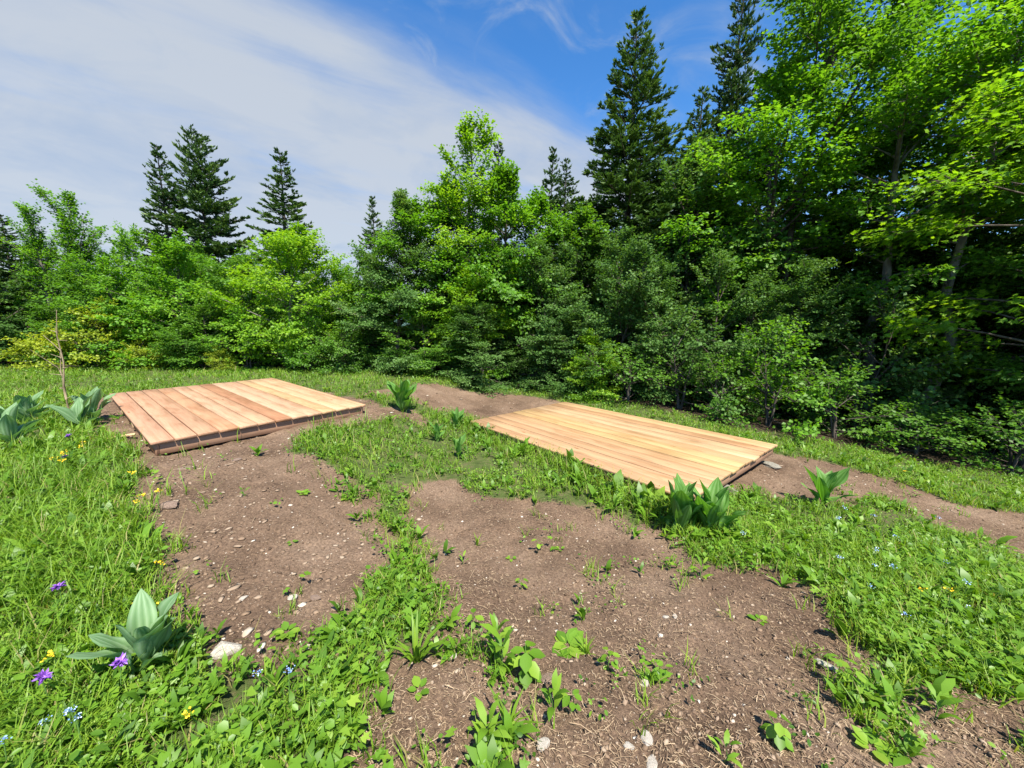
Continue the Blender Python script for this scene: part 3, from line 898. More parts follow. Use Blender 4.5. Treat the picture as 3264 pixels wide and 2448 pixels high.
    nr = np.stack([rng.normal(0, .3, n), rng.normal(0, .3, n), np.ones(n)], -1)
    v, t = place(*LEAF_MAPLE, pos, d, nr, rng.uniform(.025, .055, n), rng.uniform(.9, 1.2, n))
    tone = np.clip(.35 + .4 * rng.random(len(x))[i] + rng.normal(0, .1, n), 0, 1)
    Hb.add(v, t, np.repeat(tone, len(LEAF_MAPLE[0])))
    tag(link('grass', G.mesh('grass'), M['grass']), 'short bright green meadow grass around the bare soil', 'grass', kind='stuff')
    tag(link('meadow_herbs', Hb.mesh('meadow_herbs'), M['herb']), 'low leafy green herbs growing densely among the grass', 'herbs', kind='stuff')


build_meadow()

# ------------------------------------------------------------------ gentian plants with big ribbed leaves


def gentian_leaf(seed, width, bend, cup, wav):
    """leaf along +y from the origin, upper side facing +z"""
    rng = np.random.default_rng(seed)
    nu, nv = 9, 10
    V = []; A = []
    for j in range(nv):
        t = j / (nv - 1)
        w = width * (math.sin(math.pi * min(1.0, t ** 1.08)) ** .78 * 1.08 + .34 * (1 - t) ** 2)
        if j == nv - 1: w = .003
        for i_ in range(nu):
            u = i_ / (nu - 1) * 2 - 1
            zc = cup * w * (u * u) + .13 * w * abs(math.sin(u * 6.5)) - bend * t ** 2.2 + 1.5 * wav * w * math.sin(t * 8 + seed * 2 + (u > 0) * 1.5) * u * u
            V.append((u * w * (1 - .12 * cup), t * (1 - .2 * abs(bend) * t), zc)); A.append(.12 + .62 * abs(math.sin(u * 6.5)) + .12 * rng.random())
    q = [(j * nu + i_, j * nu + i_ + 1, (j + 1) * nu + i_ + 1, (j + 1) * nu + i_) for j in range(nv - 1) for i_ in range(nu - 1)]
    return make_mesh('leaf', V, quads=q, attrs={'v': A}, smooth=True)


GL = {}
for mk in ('gentian', 'gentian_grey'):
    GL[mk] = []
    for k, a in enumerate([(.150, .08, .50, .18), (.175, .18, .35, .32), (.145, .24, .40, .3), (.185, .12, .30, .28), (.160, .26, .30, .35), (.135, -.03, .60, .2)]):
        me = gentian_leaf(k + 1, *a); me.materials.append(M[mk]); GL[mk].append(me)


def gentian(x, y, n, size, label, mk='gentian', seed=0, open_=(.15, .9), spread=0.03, group=None):
    rng = np.random.default_rng(seed + 900)
    root = empty('gentian_plant', (x, y, float(zg(x, y)) - .01))
    tag(root, label, 'plant', group)
    for k in range(n):
        f_ = k / max(1, n - 1)
        az = k * 2.4 + rng.normal(0, .5)
        tilt = open_[0] + (open_[1] - open_[0]) * (1 - f_) ** .8 + rng.uniform(-.10, .06)   # angle from vertical
        s_ = size * rng.uniform(.78, 1.08) * (.85 + .15 * math.sin(f_ * 3.1))
        me = GL[mk][rng.integers(0, len(GL[mk]))]
        d = Vector((math.cos(az) * math.sin(tilt), math.sin(az) * math.sin(tilt), math.cos(tilt)))
        nrm = Vector((-math.cos(az) * math.cos(tilt), -math.sin(az) * math.cos(tilt), math.sin(tilt)))
        roll = rng.normal(0, .25)
        nrm = (nrm * math.cos(roll) + d.cross(nrm) * math.sin(roll)).normalized()
        sd = d.cross(nrm)
        mt = Matrix.Identity(4)
        for r_ in range(3):
            mt[r_][0], mt[r_][1], mt[r_][2] = sd[r_], d[r_], nrm[r_]
        o = link('leaf', me, None, root)
        o.matrix_local = Matrix.Translation((math.cos(az) * spread * rng.random(), math.sin(az) * spread * rng.random(), .02 + .28 * f_ * size)) @ mt @ Matrix.Scale(s_, 4)
    me = make_mesh('stem', *tubes(np.array([[(0, 0, 0), (0.003, 0, .12 * size), (0, .003, .35 * size)]]), np.array([[.018, .014, .006]]) * size / .4, 6)); link('stem', me, M['stem'], root)
    return root


gentian(-1.66, 1.47, 11, .31, 'large grey-green gentian with broad ribbed leaves in the left foreground meadow', 'gentian_grey', 1, (.12, .55))
gentian(1.58, 3.20, 15, .50, 'tall dark green gentian clump in front of the right deck corner, left half', 'gentian', 2, (.08, .5))
gentian(1.84, 3.14, 13, .47, 'tall dark green gentian clump in front of the right deck corner, right half', 'gentian', 3, (.10, .6))
gentian(3.44, 3.85, 8, .42, 'single gentian growing at the soil edge right of the right deck', 'gentian', 4, (.10, .7))
gentian(-1.96, 6.56, 13, .58, 'gentian growing in the grass strip between the two decks', 'gentian', 5, (.08, .6))
gentian(-5.95, 4.25, 10, .44, 'grey-green gentian at the left picture edge, nearest of the meadow row', 'gentian_grey', 6, (.15, .75))
gentian(-6.55, 4.62, 10, .42, 'grey-green gentian second nearest in the meadow row left of the left deck', 'gentian_grey', 7, (.15, .75))
gentian(-6.85, 5.15, 10, .44, 'grey-green gentian in the meadow row just left of the dry stalk', 'gentian_grey', 8, (.15, .75))
gentian(-6.30, 5.45, 11, .46, 'grey-green gentian in the meadow right behind the dry stalk', 'gentian_grey', 9, (.15, .75))
gentian(-6.00, 5.02, 7, .42, 'grey-green gentian between the dry stalk and the left deck', 'gentian_grey', 10, (.15, .75))
gentian(-.98, 6.45, 6, .34, 'small narrow gentian beside the left corner of the right deck', 'gentian', 11, (.1, .5))
gentian(-1.15, 5.55, 6, .30, 'small upright gentian in the strip between decks, on the near side', 'gentian', 12, (.1, .5))
gentian(-.75, 5.05, 6, .30, 'small upright gentian in the strip in front of the right deck', 'gentian', 13, (.1, .55))

# dry brown stalk of last year's plant
st = empty('dry_stalk', (-6.46, 5.30, float(zg(-6.46, 5.30))))
tag(st, 'tall dry brown stalk with short side twigs standing in the left meadow', 'stalk')
zz = np.linspace(-.02, 1.62, 10)
P0 = np.stack([-.02 + .09 * (zz / 1.6) ** 1.2 + .012 * np.sin(zz * 9), .01 * np.cos(zz * 7), zz], -1)
link('stem', make_mesh('stem', *tubes(P0[None], np.linspace(.015, .004, 10)[None], 7), smooth=True), M['dry'], st)
P1 = np.stack([-.06 + .05 * (zz / 1.6) + .010 * np.sin(zz * 11 + 1), .03 + .01 * np.sin(zz * 6), zz * .86], -1)
link('stem', make_mesh('stem', *tubes(P1[None], np.linspace(.012, .003, 10)[None], 7), smooth=True), M['dry'], st)
rs = np.random.default_rng(3)
for (z0, dx, dz, ln_) in [(.62, -.24, .45, 1), (1.05, -.17, .22, 1), (.8, .10, .02, 1), (1.2, .13, .0, 1), (.5, -.10, .03, 1), (.95, -.12, .05, 1), (.7, -.16, .02, 1), (.35, .09, .04, 1), (1.3, -.10, .04, 1)]:
    bx = -.02 + .09 * (z0 / 1.6) ** 1.2
    pp = np.array([[(bx, 0, z0), (bx + dx * .55, rs.normal(0, .03), z0 + dz * .4), (bx + dx, rs.normal(0, .05), z0 + dz)]])
    link('twig', make_mesh('twig', *tubes(pp, np.array([[.006, .0045, .003]]), 5)), M['dry'], st)

# pale wood offcut beside the left deck
chip = link('wood_offcut', box_mesh('wood_offcut', .26, .05, .022, .004), M['wood'], loc=(-5.20, 4.62, float(zg(-5.1, 4.7)) + .03), rot=(.1, -.06, .55))
chip.color = (.60, .42, .25, 1)
tag(chip, 'pale splintered wood offcut on the soil left of the left deck', 'wood')

# ------------------------------------------------------------------ weeds on the bare soil
WL = {}
for nm, tp, mk in (('lance', LANCE, 'herb'), ('oval', LEAF_OVAL, 'herb'), ('blade', BLADE, 'grass')):
    WL[nm] = []
    for k in range(4):
        me = make_mesh('leaf', tp[0] * np.array([1.15 if nm != 'blade' else .10, 1, 1]), tp[1], attrs={'v': np.full(len(tp[0]), .30 + .15 * k)}); me.materials.append(M[mk]); WL[nm].append(me)


def weed(x, y, kind, size, n, label, seed, cat='weed'):
    rng = np.random.default_rng(seed)
    root = empty('weed', (x, y, float(zg(x, y)) - .003)); tag(root, label, cat)
    hs_ = {'rosette': .01, 'upright': .10, 'arch': .09, 'tuft': .0}[kind] * size / .1
    if hs_ > .02:
        pts = np.array([[(0, 0, 0), (rng.normal(0, .008), rng.normal(0, .008), hs_ * .5), (rng.normal(0, .015), rng.normal(0, .015), hs_)]])
        link('stem', make_mesh('stem', *tubes(pts, np.array([[.0028, .0022, .0014]]), 5)), M['stem'], root)
    for k in range(n):
        az = k * 2.4 + rng.normal(0, .3)
        if kind == 'rosette': el, h, s_, mk = rng.uniform(.05, .45), .012, size * rng.uniform(.45, .75), 'oval'
        elif kind == 'upright': el, h, s_, mk = rng.uniform(.35, 1.1), hs_ * (k + .5) / n, size * rng.uniform(.5, .8), 'lance'
        elif kind == 'arch': el, h, s_, mk = rng.uniform(-.7, .1), hs_ * (.35 + .65 * (k + 1) / n), size * rng.uniform(.30, .52), 'oval'
        else: el, h, s_, mk = rng.uniform(.6, 1.4), 0, size * rng.uniform(.7, 1.3), 'blade'
        d = Vector((math.cos(az) * math.cos(el), math.sin(az) * math.cos(el), math.sin(el)))
        nn = Vector((-math.cos(az) * math.sin(el), -math.sin(az) * math.sin(el), math.cos(el)))
        sd = d.cross(nn); mt = Matrix.Identity(4)
        for r_ in range(3):
            mt[r_][0], mt[r_][1], mt[r_][2] = sd[r_], d[r_], nn[r_]
        o = link('leaf', WL[mk][rng.integers(0, 4)], None, root)
        o.matrix_local = Matrix.Translation((d.x * .012, d.y * .012, h)) @ mt @ Matrix.Scale(s_, 4)
    return root


WEEDS = [
    ((.24, 2.87), 'arch', .13, 5, 'drooping light green seedling alone in the upper middle of the soil'),
    ((.02, 2.80), 'rosette', .06, 5, 'tiny reddish green seedling left of the drooping seedling'),
    ((-.37, 2.72), 'upright', .09, 5, 'small upright seedling close to the right side of the grass strip'),
    ((.09, 2.36), 'arch', .10, 5, 'small leafy seedling in the centre of the foreground soil'),
    ((-.28, 2.97), 'tuft', .10, 8, 'thin grass tuft on the soil right of the middle strip'),
    ((.44, 2.93), 'rosette', .07, 5, 'small low seedling right of the drooping seedling'),
    ((1.25, 2.62), 'arch', .12, 5, 'small broad-leaved weed under the soil edge left of the gentian clump'),
    ((1.43, 2.50), 'upright', .13, 9, 'leafy weed at the soil edge below the gentian clump'),
    ((1.55, 2.03), 'rosette', .08, 6, 'low yellowish green seedling on the right-hand soil near the grass'),
    ((.33, 1.78), 'rosette', .16, 13, 'pale flat plantain rosette in the foreground soil'),
    ((.42, 1.72), 'tuft', .09, 12, 'woolly little grass tuft touching the plantain rosette'),
    ((.50, 1.58), 'arch', .13, 7, 'broad-leaved weed right of the plantain rosette'),
    ((.09, 1.55), 'arch', .19, 12, 'large arching weed with hanging leaves in the foreground middle'),
    ((-.06, 1.72), 'upright', .14, 11, 'dark leafy weed left of the plantain rosette'),
    ((-.02, 1.58), 'upright', .18, 10, 'tall lance-leaved weed in the foreground middle strip'),
    ((.20, 1.36), 'upright', .13, 8, 'narrow-leaved weed below the plantain rosette'),
    ((.28, 1.36), 'arch', .12, 6, 'small drooping weed right of the narrow-leaved weed'),
    ((.01, 1.27), 'tuft', .16, 14, 'bright grass tuft at the bottom of the middle strip'),
    ((-.07, 1.20), 'upright', .14, 9, 'broad upright weed at the bottom edge of the middle strip'),
    ((.76, 1.56), 'rosette', .05, 5, 'tiny seedling among white stones in the right foreground'),
    ((1.62, 1.50), 'arch', .15, 8, 'big-leaved weed at the grass edge in the right foreground'),
    ((1.86, 1.36), 'upright', .14, 9, 'leafy weed in the bottom right corner soil'),
    ((1.10, 1.26), 'arch', .13, 9, 'spreading weed low in the right foreground soil'),
    ((.83, 1.16), 'upright', .10, 6, 'small upright weed at the bottom edge right of the white stones'),
    ((1.45, 1.22), 'rosette', .11, 9, 'bright leafy rosette at the bottom edge on the right'),
    ((-1.20, 1.77), 'rosette', .10, 10, 'low star-shaped herb on the soil right of the big gentian'),
    ((-1.95, 3.28), 'rosette', .09, 7, 'small herb in the middle of the left soil patch, left one'),
    ((-1.60, 3.42), 'rosette', .10, 8, 'small herb in the middle of the left soil patch, right one'),
    ((-2.38, 3.12), 'upright', .08, 6, 'little seedling on the left soil patch near the meadow edge'),
    ((-1.67, 2.62), 'rosette', .05, 5, 'tiny seedling on the lower left soil patch'),
    ((-.46, 1.62), 'tuft', .20, 20, 'tall grass tuft between the two foreground soil patches'),
    ((-.40, 1.45), 'rosette', .09, 5, 'round-leaved weed right of the tall grass tuft'),
    ((-.20, 1.90), 'arch', .12, 8, 'leafy weed on the soil just left of the dark leafy weed'),
]
for k, ((x, y), kd, sz, n, lb) in enumerate(WEEDS):
    weed(x, y, kd, sz, n, lb, 500 + k)

# ------------------------------------------------------------------ flowers


def petals_mesh(n, ln, wd, seed, ball=False, el=(.1, .8)):
    rng = np.random.default_rng(seed)
    a = rng.uniform(0, 2 * np.pi, n); e = rng.uniform(*el, n)
    d = np.stack([np.cos(a) * np.cos(e), np.sin(a) * np.cos(e), np.sin(e)], -1)
    nr = np.stack([-np.cos(a) * np.sin(e), -np.sin(a) * np.sin(e), np.cos(e)], -1)
    pos = rng.normal(0, .004, (n, 3)) if not ball else rng.normal(0, ball, (n, 3)) * np.array([1, 1, .5])
    v, t = place(*LEAF_DIAMOND, pos, d, nr, rng.uniform(.75, 1.1, n) * ln, wd)
    return make_mesh('flower_head', v, t, attrs={'v': np.repeat(rng.random(n), 4)})


FL = {'purple': [petals_mesh(34, .024, .45, k) for k in (1, 2)], 'yellow': [petals_mesh(12, .011, 1.0, k, .010, (.2, 1.2)) for k in (3, 4)],
      'blue': [petals_mesh(20, .008, 1.1, k, .011, (.3, 1.3)) for k in (5, 6)]}
for k_, v_ in FL.items():
    for me_ in v_: me_.materials.append(M[k_])


def flower(x, y, h, kind, label, cat, seed, group=None, scale=1.0):
    rng = np.random.default_rng(seed)
    root = empty({'purple': 'purple_knapweed', 'yellow': 'yellow_flower', 'blue': 'blue_flower'}[kind], (x, y, float(zg(x, y)))); tag(root, label, cat, group)
    tx, ty = rng.normal(0, .02, 2)
    pts = np.array([[(0, 0, 0), (tx * .4, ty * .4, h * .5), (tx, ty, h)]])
    link('stem', make_mesh('stem', *tubes(pts, np.array([[.0026, .0022, .0018]]), 5)), M['stem'], root)
    link('flower_head', FL[kind][seed % 2], None, root, (tx, ty, h), (rng.normal(0, .2), rng.normal(0, .2), rng.uniform(0, 6)), scale)
    return root


PUR = [((-2.32, 1.72), .20, 'purple knapweed standing highest up in the left foreground meadow'), ((-1.63, 1.33), .17, 'purple knapweed in front of the big grey-green gentian'),
       ((-1.85, 1.27), .17, 'purple knapweed lowest at the left, left of the gentian one'), ((-5.1, 4.15), .2, 'purple knapweed in the meadow just left of the left deck'),
       ((-4.45, 3.55), .16, 'purple knapweed beside the yellow flowers at the meadow edge'), ((-7.4, 5.0), .25, 'purple knapweed at the far left among the gentians')]
for k, ((x, y), h, lb) in enumerate(PUR):
    flower(x, y, h, 'purple', lb, 'flower', k, scale=1.15 + .05 * y)
rf = np.random.default_rng(12)
for k, (x, y) in enumerate([(-4.55, 3.55), (-4.50, 3.60), (-4.42, 3.52), (-4.62, 3.66), (-2.95, 2.78), (-2.9, 2.72), (-2.84, 2.80), (-1.93, 1.72), (-1.75, 1.62), (-2.05, 1.95), (-2.0, 1.42), (-2.35, 1.38), (-4.9, 4.1), (-4.75, 3.95), (-3.4, 3.2), (-1.2, 1.22), (2.55, 2.05), (2.65, 2.0), (5.7, 5.1)]):
    flower(x, y, rf.uniform(.12, .2), 'yellow', ('yellow flower in the cluster by the meadow edge left of the left deck' if k < 4 or k in (12, 13) else 'yellow flower at the left edge of the bare soil beside the flat brown stone' if k in (4, 5, 6, 14) else 'small yellow flower in the left foreground meadow around the big gentian' if k < 16 else 'yellow flower in the right-hand meadow'), 'flower', 40 + k, 'yellow meadow flowers', 1.0 + .12 * y)
for k, (x, y) in enumerate([(-1.72, 1.18), (-1.64, 1.16), (-1.60, 1.16), (-1.55, 1.12), (-1.73, 1.05), (-1.08, 1.40), (-.92, 1.33), (2.62, 2.45), (2.72, 2.38), (2.5, 2.6), (2.35, 2.2), (2.85, 2.65), (3.3, 2.95), (3.15, 3.3), (3.5, 3.62), (3.62, 3.5), (2.25, 1.85), (2.75, 2.0), (3.0, 2.2), (3.35, 2.6), (2.0, 3.0), (4.4, 3.55)]):
    flower(x, y, rf.uniform(.09, .16), 'blue', ('pale blue forget-me-not in the bottom left meadow corner' if k < 5 else 'blue flower in the grass right of the big gentian' if k < 7 else 'tiny pale blue flower in the meadow right of the right-hand soil'), 'flower', 70 + k, 'pale blue meadow flowers', .7 + .11 * y)

# ------------------------------------------------------------------ trees


def rot_z(d, a):
    c, s = np.cos(a), np.sin(a)
    return np.stack([d[:, 0] * c - d[:, 1] * s, d[:, 0] * s + d[:, 1] * c, d[:, 2]], -1)


def broadleaf_meshes(seed, H, R, base, n_limb, leaf, n_leaves, profile='ovoid', template=LEAF_DIAMOND, trunk_r=None, stems=1, droop=.08, flat=.5, outw=.65, inner=.16, steep=0.0):
    """returns (trunk mesh, branches mesh, crown mesh) in local coordinates"""
    rng = np.random.default_rng(seed)
    tr = trunk_r or (.012 * H + .02)
    k = 9
    tz = np.linspace(0, 1, k)
    TP, TRr = [], []
    for s_ in range(stems):
        off = np.cumsum(rng.normal(0, .012 * H, (k, 2)), 0); off -= off[0]
        ln = rng.normal(0, .10 * (stems > 1), 2) * H
        TP.append(np.stack([off[:, 0] + ln[0] * tz, off[:, 1] + ln[1] * tz, -.15 + tz * (H * .97 + .15) * (1 if s_ == 0 else rng.uniform(.7, .95))], -1))
        TRr.append(tr * (1 - .93 * tz ** .9) * (1.0 + .35 * np.exp(-tz * 18)))
    TP, TRr = np.array(TP), np.array(TRr)
    tv, tt = tubes(TP, TRr, 8)
    # limbs
    t = np.sort(base + (1 - base) * (1 - (1 - rng.random(n_limb)) ** 1.05) * .985)
    tp = (t - base) / (1 - base)
    if profile == 'ovoid': pr = np.sin(np.pi * (.14 + .84 * tp)) ** .75
    elif profile == 'cone': pr = (1 - tp) ** .85 * .95 + .07
    elif profile == 'dome': pr = np.sqrt(np.clip(1 - tp ** 2.2, 0, 1)) * .95 + .08
    else: pr = (.55 + .45 * np.sin(np.pi * tp)) * np.clip((1.04 - tp) * 5, .15, 1)
    ln = R * pr * rng.uniform(.62, 1.18, n_limb)
    az = np.arange(n_limb) * 2.399 + rng.normal(0, .5, n_limb)
    el = np.radians(2 + steep + (66 - steep * .5) * tp ** 1.4) + rng.normal(.06, .26, n_limb)
    si = rng.integers(0, stems, n_limb)
    fi = t * (k - 1); i0 = np.clip(fi.astype(int), 0, k - 2); w = (fi - i0)[:, None]
    st_ = TP[si, i0] * (1 - w) + TP[si, i0 + 1] * w
    d = np.stack([np.cos(az) * np.cos(el), np.sin(az) * np.cos(el), np.sin(el)], -1)
    ss = np.linspace(0, 1, 6)
    LP = st_[:, None] + d[:, None] * (ln[:, None, None] * ss[None, :, None])
    LP[..., 2] += (ln * rng.uniform(-.1, .22, n_limb))[:, None] * ss[None] ** 2 - droop * ln[:, None] * ss[None] ** 3
    LP[..., :2] += (rng.normal(0, .05, (n_limb, 1, 2)) * ln[:, None, None]) * (ss ** 2)[None, :, None]
    LR = (tr * .30 * (1 - .7 * t) * (ln / R + .3))[:, None] * (1 - .85 * ss)[None] + .003
    lv, lt = tubes(LP, LR, 5)
    # twigs
    ntw = np.maximum(4, (ln * 9).astype(int) + 3)
    li = np.repeat(np.arange(n_limb), ntw); n = len(li)
    s_ = rng.uniform(inner, 1.0, n) ** .8
    f5 = s_ * 5; j0 = np.clip(f5.astype(int), 0, 4); w = (f5 - j0)[:, None]
    ts = LP[li, j0] * (1 - w) + LP[li, j0 + 1] * w
    dirl = norm(LP[li, j0 + 1] - LP[li, j0])
    sg = np.where(rng.random(n) < .5, -1, 1) * rng.uniform(.3, 1.25, n) * (s_ < .97)
    td = rot_z(dirl, sg); td[:, 2] = td[:, 2] * .7 + rng.normal(.14, .34, n); td = norm(td)
    tl = (.16 + .30 * (1 - s_)) * ln[li] * rng.uniform(.6, 1.25, n) + .10 + .02 * H
    q = np.linspace(0, 1, 3)
    WP = ts[:, None] + td[:, None] * (tl[:, None, None] * q[None, :, None])
    WP[..., 2] -= (tl * droop * 1.5)[:, None] * q[None] ** 2
    keep = rng.random(n) < min(1, 500 / n)
    wv, wt = tubes(WP[keep], (.0045 * np.ones((keep.sum(), 3)) * (1.1 - q)[None]), 3)
    # leaves
    pr_ = tl / tl.sum()
    ti = rng.choice(n, n_leaves, p=pr_)
    u = rng.random(n_leaves) ** .75
    pos = ts[ti] + td[ti] * (tl[ti] * u)[:, None]
    pos[:, 2] -= tl[ti] * droop * 1.5 * u ** 2
    sidev = norm(np.cross(td[ti], np.array([0, 0, 1.0])))
    sgn = np.where(rng.random(n_leaves) < .5, -1, 1)[:, None]
    spread = (leaf * 1.1 + .10 * tl[ti])[:, None]
    pos = pos + sidev * sgn * spread * rng.random((n_leaves, 1)) + rng.normal(0, leaf * .35, (n_leaves, 3))
    ld = td[ti] * .6 + sidev * sgn * .8 + rng.normal(0, .35, (n_leaves, 3)); ld[:, 2] -= .25
    nr = np.array([0, 0, .75]) + rng.normal(0, flat, (n_leaves, 3)) + outw * norm(pos - np.array([0, 0, H * .35]))
    v, tr_ = place(*template, pos, ld, nr, leaf * rng.uniform(.6, 1.15, n_leaves), rng.uniform(.85, 1.15, n_leaves))
    limbtone = rng.normal(0, .14, n_limb)[li][ti]
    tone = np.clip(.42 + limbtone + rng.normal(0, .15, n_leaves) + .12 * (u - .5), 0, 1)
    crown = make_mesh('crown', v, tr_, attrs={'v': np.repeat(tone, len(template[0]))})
    trunk = make_mesh('trunk', tv, tt, smooth=True)
    br = make_mesh('branches', np.concatenate([lv, wv]), np.concatenate([lt, wt + len(lv)]), smooth=True)
    return trunk, br, crown


def fir_meshes(seed, H, R, n_whorl, shoots_target, base=.05, power=.85, ragged=.25, shoot=.10):
    rng = np.random.default_rng(seed)
    k = 8; tz = np.linspace(0, 1, k)
    off = np.cumsum(rng.normal(0, .004 * H, (k, 2)), 0); off -= off[0]
    TP = np.stack([off[:, 0], off[:, 1], -.2 + tz * (H + .2)], -1)[None]
    tv, tt = tubes(TP, ((.013 * H + .02) * (1 - .96 * tz))[None], 8)
    nb = rng.integers(4, 7, n_whorl)
    wt_ = base + (1 - base) * (np.linspace(0, .985, n_whorl) + rng.normal(0, .006, n_whorl))
    bi = np.repeat(np.arange(n_whorl), nb); n = len(bi)
    t = np.clip(wt_[bi] + rng.normal(0, .006, n), base, .99)
    tp = (t - base) / (1 - base)
    ln = (R * (1 - tp) ** power + .025 * R) * rng.uniform(1 - ragged * 1.6, 1 + ragged * .7, n)
    az = rng.uniform(0, 6.283, n_whorl)[bi] + np.concatenate([np.arange(c) * 6.283 / c for c in nb]) + rng.normal(0, .18, n)
    el = np.radians(-12 + 44 * tp ** 1.6) + rng.normal(0, .09, n)
    fi = t * (k - 1); i0 = np.clip(fi.astype(int), 0, k - 2); w = (fi - i0)[:, None]
    st_ = TP[0, i0] * (1 - w) + TP[0, i0 + 1] * w
    d = np.stack([np.cos(az) * np.cos(el), np.sin(az) * np.cos(el), np.sin(el)], -1)
    ss = np.linspace(0, 1, 5)
    BP = st_[:, None] + d[:, None] * (ln[:, None, None] * ss[None, :, None])
    BP[..., 2] += (ln * .16)[:, None] * (ss ** 2.5)[None]
    bv, bt = tubes(BP, (.010 + .012 * ln)[:, None] * (1 - .85 * ss)[None], 4)
    # side branchlets in flat sprays
    nl = np.maximum(4, (ln * 15).astype(int))
    li = np.repeat(np.arange(n), nl); m_ = len(li)
    s_ = rng.uniform(.10, 1.0, m_)
    f4 = s_ * 4; j0 = np.clip(f4.astype(int), 0, 3); w = (f4 - j0)[:, None]
    ls = BP[li, j0] * (1 - w) + BP[li, j0 + 1] * w
    bd = norm(BP[li, j0 + 1] - BP[li, j0])
    sg = np.where(rng.random(m_) < .5, -1, 1) * rng.uniform(.55, 1.0, m_) * (s_ < .96)
    ld = rot_z(bd, sg); ld[:, 2] += rng.normal(.02, .14, m_); ld = norm(ld)
    ll = np.minimum(.42 * ln[li] * (1.08 - s_) * rng.uniform(.7, 1.2, m_) + .06, .60)
    # needle shoots
    pr_ = (ll + .05) / (ll + .05).sum()
    si = rng.choice(m_, shoots_target, p=pr_)
    u = rng.random(shoots_target) ** .8
    pos = ls[si] + ld[si] * (ll[si] * u)[:, None]
    a = np.where(rng.random(shoots_target) < .5, -1, 1) * rng.uniform(.2, .95, shoots_target)
    sd = rot_z(ld[si], a); sd[:, 2] += rng.normal(.10, .22, shoots_target)
    nr = np.array([0, 0, .8]) + rng.normal(0, .75, (shoots_target, 3))
    sz = shoot * rng.uniform(.6, 1.35, shoots_target) * (1.08 - .45 * tp[li][si])
    v, tr_ = place(*SHOOT, pos, sd, nr, sz, rng.uniform(.8, 1.5, shoots_target))
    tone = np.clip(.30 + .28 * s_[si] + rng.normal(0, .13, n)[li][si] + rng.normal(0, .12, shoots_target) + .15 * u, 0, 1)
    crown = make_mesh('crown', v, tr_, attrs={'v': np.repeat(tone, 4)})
    return make_mesh('trunk', tv, tt, smooth=True), make_mesh('branches', bv, bt, smooth=True), crown


PROTO = {}


def tree(name, meshes, mats, x, y, label, cat='tree', rz=0.0, scale=1.0, group=None, lean=(0, 0)):
    root = empty(name, (x, y, float(z_base(x, y)) - .03)); root.rotation_euler = (lean[0], lean[1], rz)
    root.scale = (scale,) * 3 if isinstance(scale, (int, float)) else scale
    tag(root, label, cat, group)
    for nm, me, mk in zip(('trunk', 'branches', 'crown'), meshes, mats):
        if len(me.materials) == 0: me.materials.append(M[mk])
        link(nm, me, None, root)
    return root


def bl(name, x, y, H, R, mat, label, seed, base=.12, limbs=26, leaf=.085, leaves=9000, profile='ovoid', bark='bark', **kw):
    ms = broadleaf_meshes(seed, H, R, base, limbs, leaf, leaves, profile, **{k: v for k, v in kw.items() if k not in ('rz', 'lean', 'cat', 'group')})
    return tree(name, ms, (bark, bark, mat), x, y, label, kw.get('cat', 'tree'), kw.get('rz', 0.0), 1.0, kw.get('group'), kw.get('lean', (0, 0)))


# firs: three built, the others are copies at their own size
FA = fir_meshes(1, 12.3, 2.4, 44, 105000, .06, .78, .28, .15)      # broad forest fir
FB = fir_meshes(2, 8.6, 1.7, 34, 52000, .08, .78, .22, .15)       # airy young fir
FC = fir_meshes(3, 9.4, 2.6, 36, 95000, .05, .50, .16, .185)       # dense rounded fir
FM = ('bark', 'bark', 'fir')
tree('fir_tree', FA, FM, 3.88, 14.0, 'tallest dark fir with a slender pointed top behind the beeches, right of centre', scale=(1.4, 1.4, .98))
tree('fir_tree', FA, FM, 7.79, 15.0, 'tall dark fir cut by the top of the picture, right of the tallest pointed fir', rz=1.9, scale=(.95, .95, 1.22))
tree('fir_tree', FC, FM, -13.75, 17.6, 'broad dense dark fir with rounded top, larger of the pair on the left', scale=(.92, .92, 1.02))
tree('fir_tree', FB, FM, -15.1, 17.0, 'slim pointed fir leaning on the broad dense fir at the left', rz=.7, scale=(1.05, 1.05, 1.03))
tree('fir_tree', FB, FM, -9.99, 17.0, 'single airy fir standing above the bright yellow-green maple', rz=2.0, scale=(1.3, 1.3, 1.02))
tree('fir_tree', FB, FM, -16.9, 13.0, 'dark fir cut by the left edge of the picture', rz=3.3, scale=(.8, .8, .56))
tree('fir_tree', FB, FM, -5.65, 16.0, 'small fir spire rising behind the dense beech beside the sky gap', rz=4.0, scale=(.7, .7, .77))
tree('fir_tree', FB, FM, -.79, 20.0, 'distant fir tip just right of the tall bright maple top', rz=5.0, scale=(1.1, 1.1, 1.27))
tree('fir_tree', FB, FM, 1.27, 15.0, 'thin fir spire between the tall maple and the tallest fir', rz=.3, scale=(.8, .8, .98))

